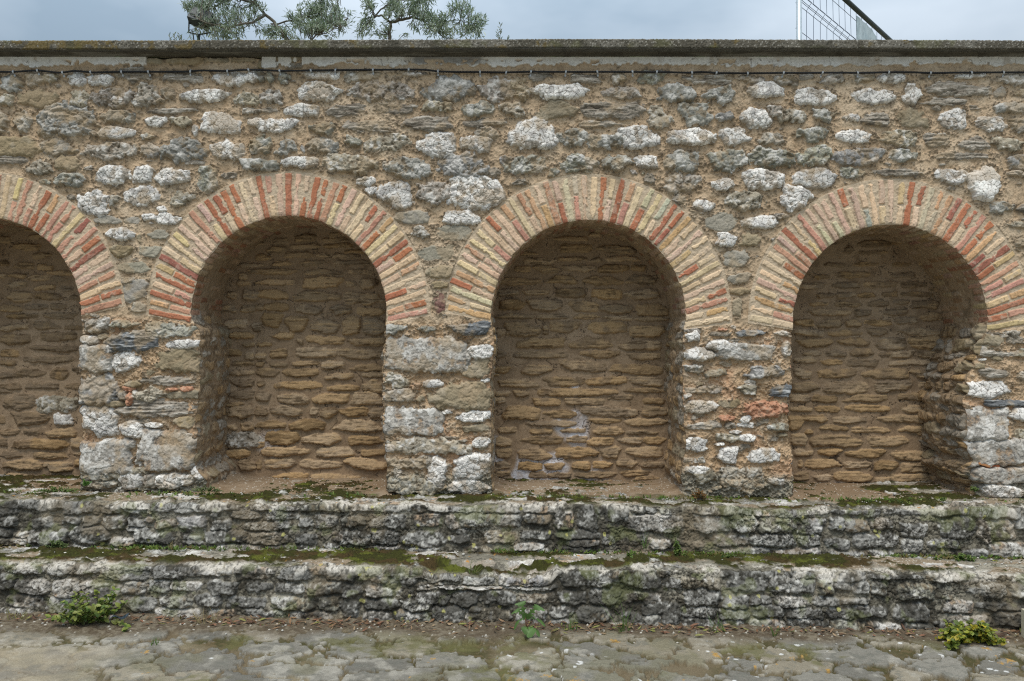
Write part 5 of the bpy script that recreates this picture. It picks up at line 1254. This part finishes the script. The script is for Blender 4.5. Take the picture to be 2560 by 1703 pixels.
bush('weed', 'yellow-green round weed at the back of the lower tread near the right edge', 2466, 2498, 1392, 1414, 4.72, 14, 93, YEL, (0.010, 0.016), 'weed', wg, dens=7, depth=.04)
bush('weed', 'spreading green weed on the lower tread below the third pier', 1770, 1845, 1375, 1408, 4.72, 26, 94, WD, (0.010, 0.018), 'weed', wg, dens=7, depth=.05)
bush('weed', 'bright green leafy weed on the lower tread right of the third niche', 1553, 1590, 1375, 1405, 4.70, 12, 95, WD, (0.014, 0.024), 'weed', wg, dens=6, depth=.05)
bush('weed', 'tall single-stemmed weed on the lower tread in front of the third pier', 1672, 1712, 1345, 1394, 4.71, 10, 96, WD, (0.012, 0.022), 'weed', wg, dens=7, depth=.04)
bush('weed', 'low flat green rosette on the lower tread under the fourth niche', 2150, 2188, 1405, 1418, 4.62, 12, 97, [(0.14, 0.2, 0.04)], (0.014, 0.026), 'weed', wg, dens=4, depth=.05)
bush('weed', 'low green weeds on the upper ledge by the leftmost pier', 90, 205, 1212, 1230, 4.98, 34, 98, WD, (0.007, 0.013), 'weed', wg, dens=6, depth=.06)
bush('weed', 'bright green weed low against the foot of the leftmost pier', 208, 228, 1196, 1214, 4.98, 9, 99, [(0.09, 0.2, 0.03)], (0.010, 0.016), 'weed', wg, dens=5, depth=.03)
bush('weed', 'pale green grassy weeds on the upper ledge right of the first pier', 478, 560, 1208, 1228, 5.02, 26, 100, [(0.16, 0.2, 0.07), (0.11, 0.15, 0.05)], (0.006, 0.011), 'weed', wg, dens=6, depth=.05)
bush('weed', 'tiny green weed on the upper ledge in front of the fourth niche', 2345, 2362, 1240, 1252, 4.95, 7, 101, WD, (0.010, 0.014), 'weed', wg, dens=4, depth=.03)
bush('weed', 'small green weed on the upper ledge beside the rightmost pier', 2425, 2440, 1210, 1226, 5.02, 7, 102, WD, (0.010, 0.016), 'weed', wg, dens=4, depth=.03)
bush('dry_weed', 'orange-brown dried weed at the foot of the third pier', 1722, 1765, 1215, 1250, 4.96, 30, 103, [(0.28, 0.13, 0.03), (0.2, 0.1, 0.03), (0.13, 0.12, 0.04)], (0.006, 0.011), 'dried weed', dens=8, depth=.05)
for i, (px, lab) in enumerate(((1985, 'row of low moss-green weeds along the tread left of the fourth niche centre'), (2090, 'low thin weeds along the tread under the middle of the fourth niche'), (2270, 'sparse low weeds along the tread left of the bushy dark weed'))):
    bush('weed', lab, px - 50, px + 45, 1388 + i * 3, 1404 + i * 3, 4.74, 26, 110 + i, WD, (0.006, 0.011), 'weed', wg, dens=5, depth=.04)
def lobed(px, py, y, L_, w_, tone, label, ang):
    m = MB(); m.tone = tone; b = gp(px, py, y); leaf_geo(m, b, Vector((math.cos(ang), math.sin(ang), .05)), Vector((0, 0, 1)), L_, w_, fold=.15, curl=.05, shape=OV)
    o = m.build('fallen_leaf', M_LEAF, None, tones=True); tag(o, label, 'leaf')
lobed(1282, 1447, 4.46, .05, .022, (0.22, 0.3, 0.09), 'single pale green fallen leaf in the gap of the lower ledge', 0.1)
lobed(1737, 1589, 4.22, .055, .022, (0.33, 0.33, 0.12), 'pale yellow-green fallen leaf on the soil below the third pier', 0.2)

# litter of dead leaves, twigs and gravel: nobody could count it
rs = random.Random(77); m = MB()
for i in range(1100):
    x = rs.uniform(-3.5, 3.5); 
    dens = 0.55 + 0.45 * math.sin(x * 2.1 + 1) * math.sin(x * 0.9)
    if rs.random() > dens + .25: continue
    y = 4.37 - abs(rs.gauss(0, .045)) - rs.random() * .02
    if y < 4.12: continue
    z = ground_z(x, y) + rs.uniform(.002, .010)
    t_ = rs.choice([(0.22, 0.14, 0.08), (0.07, 0.045, 0.03), (0.14, 0.075, 0.04), (0.22, 0.13, 0.07), (0.10, 0.055, 0.035), (0.28, 0.2, 0.12), (0.2, 0.1, 0.06), (0.20, 0.20, 0.06)])
    m.tone = t_; an = rs.uniform(0, 6.28)
    leaf_geo(m, Vector((x, y, z)), Vector((math.cos(an), math.sin(an) * .6, rs.uniform(-.1, .45))), Vector((rs.uniform(-.5, .5), rs.uniform(-.8, .2), 1)), rs.uniform(.02, .055), rs.uniform(.006, .014), fold=rs.uniform(-.2, .6), curl=rs.uniform(-.3, .5), shape=[0.1, 0.8, 1, 0.6, 0])
for i in range(110):
    x = rs.uniform(-3.5, 3.5); y = 4.36 - abs(rs.gauss(0, .06)); z = ground_z(x, max(y, 3.4)) + .006; an = rs.uniform(-.5, .5); l_ = rs.uniform(.03, .12); m.tone = (0.16, 0.11, 0.07)
    m.tube([(x, y, z), (x + l_ / 2 * math.cos(an), y + l_ / 2 * math.sin(an), z + rs.uniform(0, .012)), (x + l_ * math.cos(an), y + l_ * math.sin(an), z)], .0012, 4)
tag(m.build('leaf_litter', M_DRY, None, tones=True), 'dead brown leaves and twigs along the foot of the lower ledge', 'leaf litter', kind='stuff')
m = MB()
def pebble(p, r, rs):
    n, k = 7, 4; vs = [p + Vector((0, 0, r * .7))]
    sx, sy, sz = rs.uniform(.8, 1.5), rs.uniform(.7, 1.1), rs.uniform(.5, .8); a0 = rs.uniform(0, 3)
    for i in range(1, k):
        ph = math.pi * i / k
        for j in range(n):
            a = 2 * math.pi * j / n + a0; q = r * rs.uniform(.82, 1.1)
            vs.append(p + Vector((math.sin(ph) * math.cos(a) * q * sx, math.sin(ph) * math.sin(a) * q * sy, math.cos(ph) * q * sz)))
    vs.append(p - Vector((0, 0, r * .7))); fs = []
    for j in range(n): fs.append((0, 1 + j, 1 + (j + 1) % n))
    for i in range(k - 2):
        for j in range(n): a = 1 + i * n + j; b = 1 + i * n + (j + 1) % n; fs.append((a, a + n, b + n, b))
    e = len(vs) - 1
    for j in range(n): fs.append((e, e - n + (j + 1) % n, e - n + j))
    m.add(vs, fs)
for i in range(80):
    x = rs.uniform(-3.4, 3.4); y = rs.choice([4.30, 4.22, 4.30]) - abs(rs.gauss(0, .09)); y = max(3.45, min(4.37, y))
    v = rs.uniform(.6, 1.1); m.tone = (0.5 * v, 0.48 * v, 0.43 * v); r = rs.uniform(.003, .0075)
    pebble(Vector((x, y, ground_z(x, y) + r * .4)), r, rs)
for i in range(260):
    x = rs.uniform(-3.6, 3.6); up_ = rs.random() < .5
    if up_: y = rs.uniform(4.86, 5.1); z = ZU - .0086 * x + .006
    else: y = rs.uniform(4.5, 4.78); z = ZL - .0115 * x + .006
    v = rs.uniform(.6, 1.15); m.tone = (0.52 * v, 0.5 * v, 0.45 * v); r = rs.uniform(.003, .008)
    pebble(Vector((x, y, z + r * .3)), r, rs)
tag(m.build('gravel', M_DRY, None, tones=True, smooth=True), 'scattered pale gravel on the ledges and paving', 'gravel', kind='stuff')

# low green growth along the inner edge of both treads: too small and mixed to count
m = MB()
for i in range(2300):
    x = rs.uniform(-3.7, 3.7)
    dn = 0.3 + 0.6 * math.sin(x * 1.7 + 2.0) * math.sin(x * 4.1 + .5) + (0.35 if x > 0.6 else 0.0)
    if rs.random() > dn: continue
    if rs.random() < .62: y, z = 4.765 - abs(rs.gauss(0, .028)), ZL - .0115 * x + .004
    else: y, z = 5.06 - abs(rs.gauss(0, .06)), ZU - .0086 * x + .004
    v = rs.uniform(.7, 1.25); t_ = rs.choice([(0.12, 0.20, 0.035), (0.17, 0.23, 0.05), (0.18, 0.15, 0.05), (0.09, 0.14, 0.03)]); m.tone = tuple(q_ * v for q_ in t_)
    for k in range(rs.randint(3, 7)):
        L_ = rs.uniform(.008, .030)
        leaf_geo(m, Vector((x + rs.uniform(-.012, .012), y + rs.uniform(-.01, .01), z)), Vector((rs.uniform(-.8, .8), rs.uniform(-1, .2), rs.uniform(.3, 1.3))), Vector((rs.uniform(-.5, .5), -.6, 1)), L_, L_ * rs.uniform(.18, .5), shape=[0.3, .9, 1, .6, 0])
tag(m.build('ground_cover', M_LEAF, None, tones=True), 'low mixed green growth in the seams of the ledge treads', 'ground cover', kind='stuff')

# single loose stones one can point to
def loose(px, py, y, sx, sz, tone, label, seed):
    global m
    m = MB(); m.tone = tone; r_ = random.Random(seed); p = gp(px, py, y); b0 = len(m.v)
    pebble(Vector((0, 0, 0)), 1.0, r_)
    m.v = [(p.x + v[0] * sx / 1.5, p.y + v[1] * sx / 1.6, p.z + v[2] * sz * 1.3) for v in m.v]
    o = m.build('loose_stone', M_STONE, None, tones=True); o.modifiers.new('round', 'SUBSURF').levels = 2; o.modifiers['round'].render_levels = 2
    tag(o, label, 'stone', 'loose stones lying on the ledges')
loose(2236, 1235, 5.14, .026, .012, (0.40, 0.39, 0.37), 'flat grey loose stone on the earth floor of the fourth niche', 1)
loose(2007, 1277, 4.84, .017, .016, (0.58, 0.45, 0.34), 'pinkish upright loose stone on the edge of the upper ledge below the fourth niche', 2)
loose(1529, 1394, 4.66, .016, .010, (0.55, 0.52, 0.48), 'white loose stone on the lower tread under the third niche', 3)
# ribbed beige box at the right edge
m = MB(); bx = gp(2552, 1600, 4.32); bz = ground_z(3.0, 4.2) - 0.01
b = tag(empty('ribbed_box', (bx.x + .15, 4.2, bz)), 'beige ribbed box standing on the paving at the right edge', 'box')
x0 = bx.x; zt = gp(2550, 1540, 4.20).z
m.box((x0, 4.20, bz), (x0 + 0.30, 4.32, zt)); m.build('body', M_BEIGE, b, bevel=.004)
m = MB()
for k in range(14):
    z = bz + 0.012 + (zt - bz - .02) * k / 14; m.box((x0 + .008, 4.195, z), (x0 + .292, 4.2005, z + .0055))
m.build('ribs', M_BEIGE, b)
# dark scrap of plastic beside the green bush
m = MB(); q = gp(276, 1553, 4.26); vs = []
rs = random.Random(9)
for i in range(8):
    t = i / 7
    for k, w_ in enumerate((-.012, 0, .012)): vs.append((q.x + .105 * t, q.y + w_ + .008 * math.sin(t * 5), q.z + .012 + .010 * math.sin(t * 7 + k) + .016 * t + (0.008 if k == 1 else 0)))
m.add(vs, [(3*i+k, 3*i+k+1, 3*i+k+4, 3*i+k+3) for i in range(7) for k in (0, 1)])
sc_ = m.build('plastic_scrap', pmat('dark_plastic_film', (0.03, 0.045, 0.06), rough=.3, spec=.5)); sc_.modifiers.new('thick', 'SOLIDIFY').thickness = .0015
tag(sc_, 'crumpled dark scrap of plastic right of the bright green bush', 'plastic scrap')
print('props built')
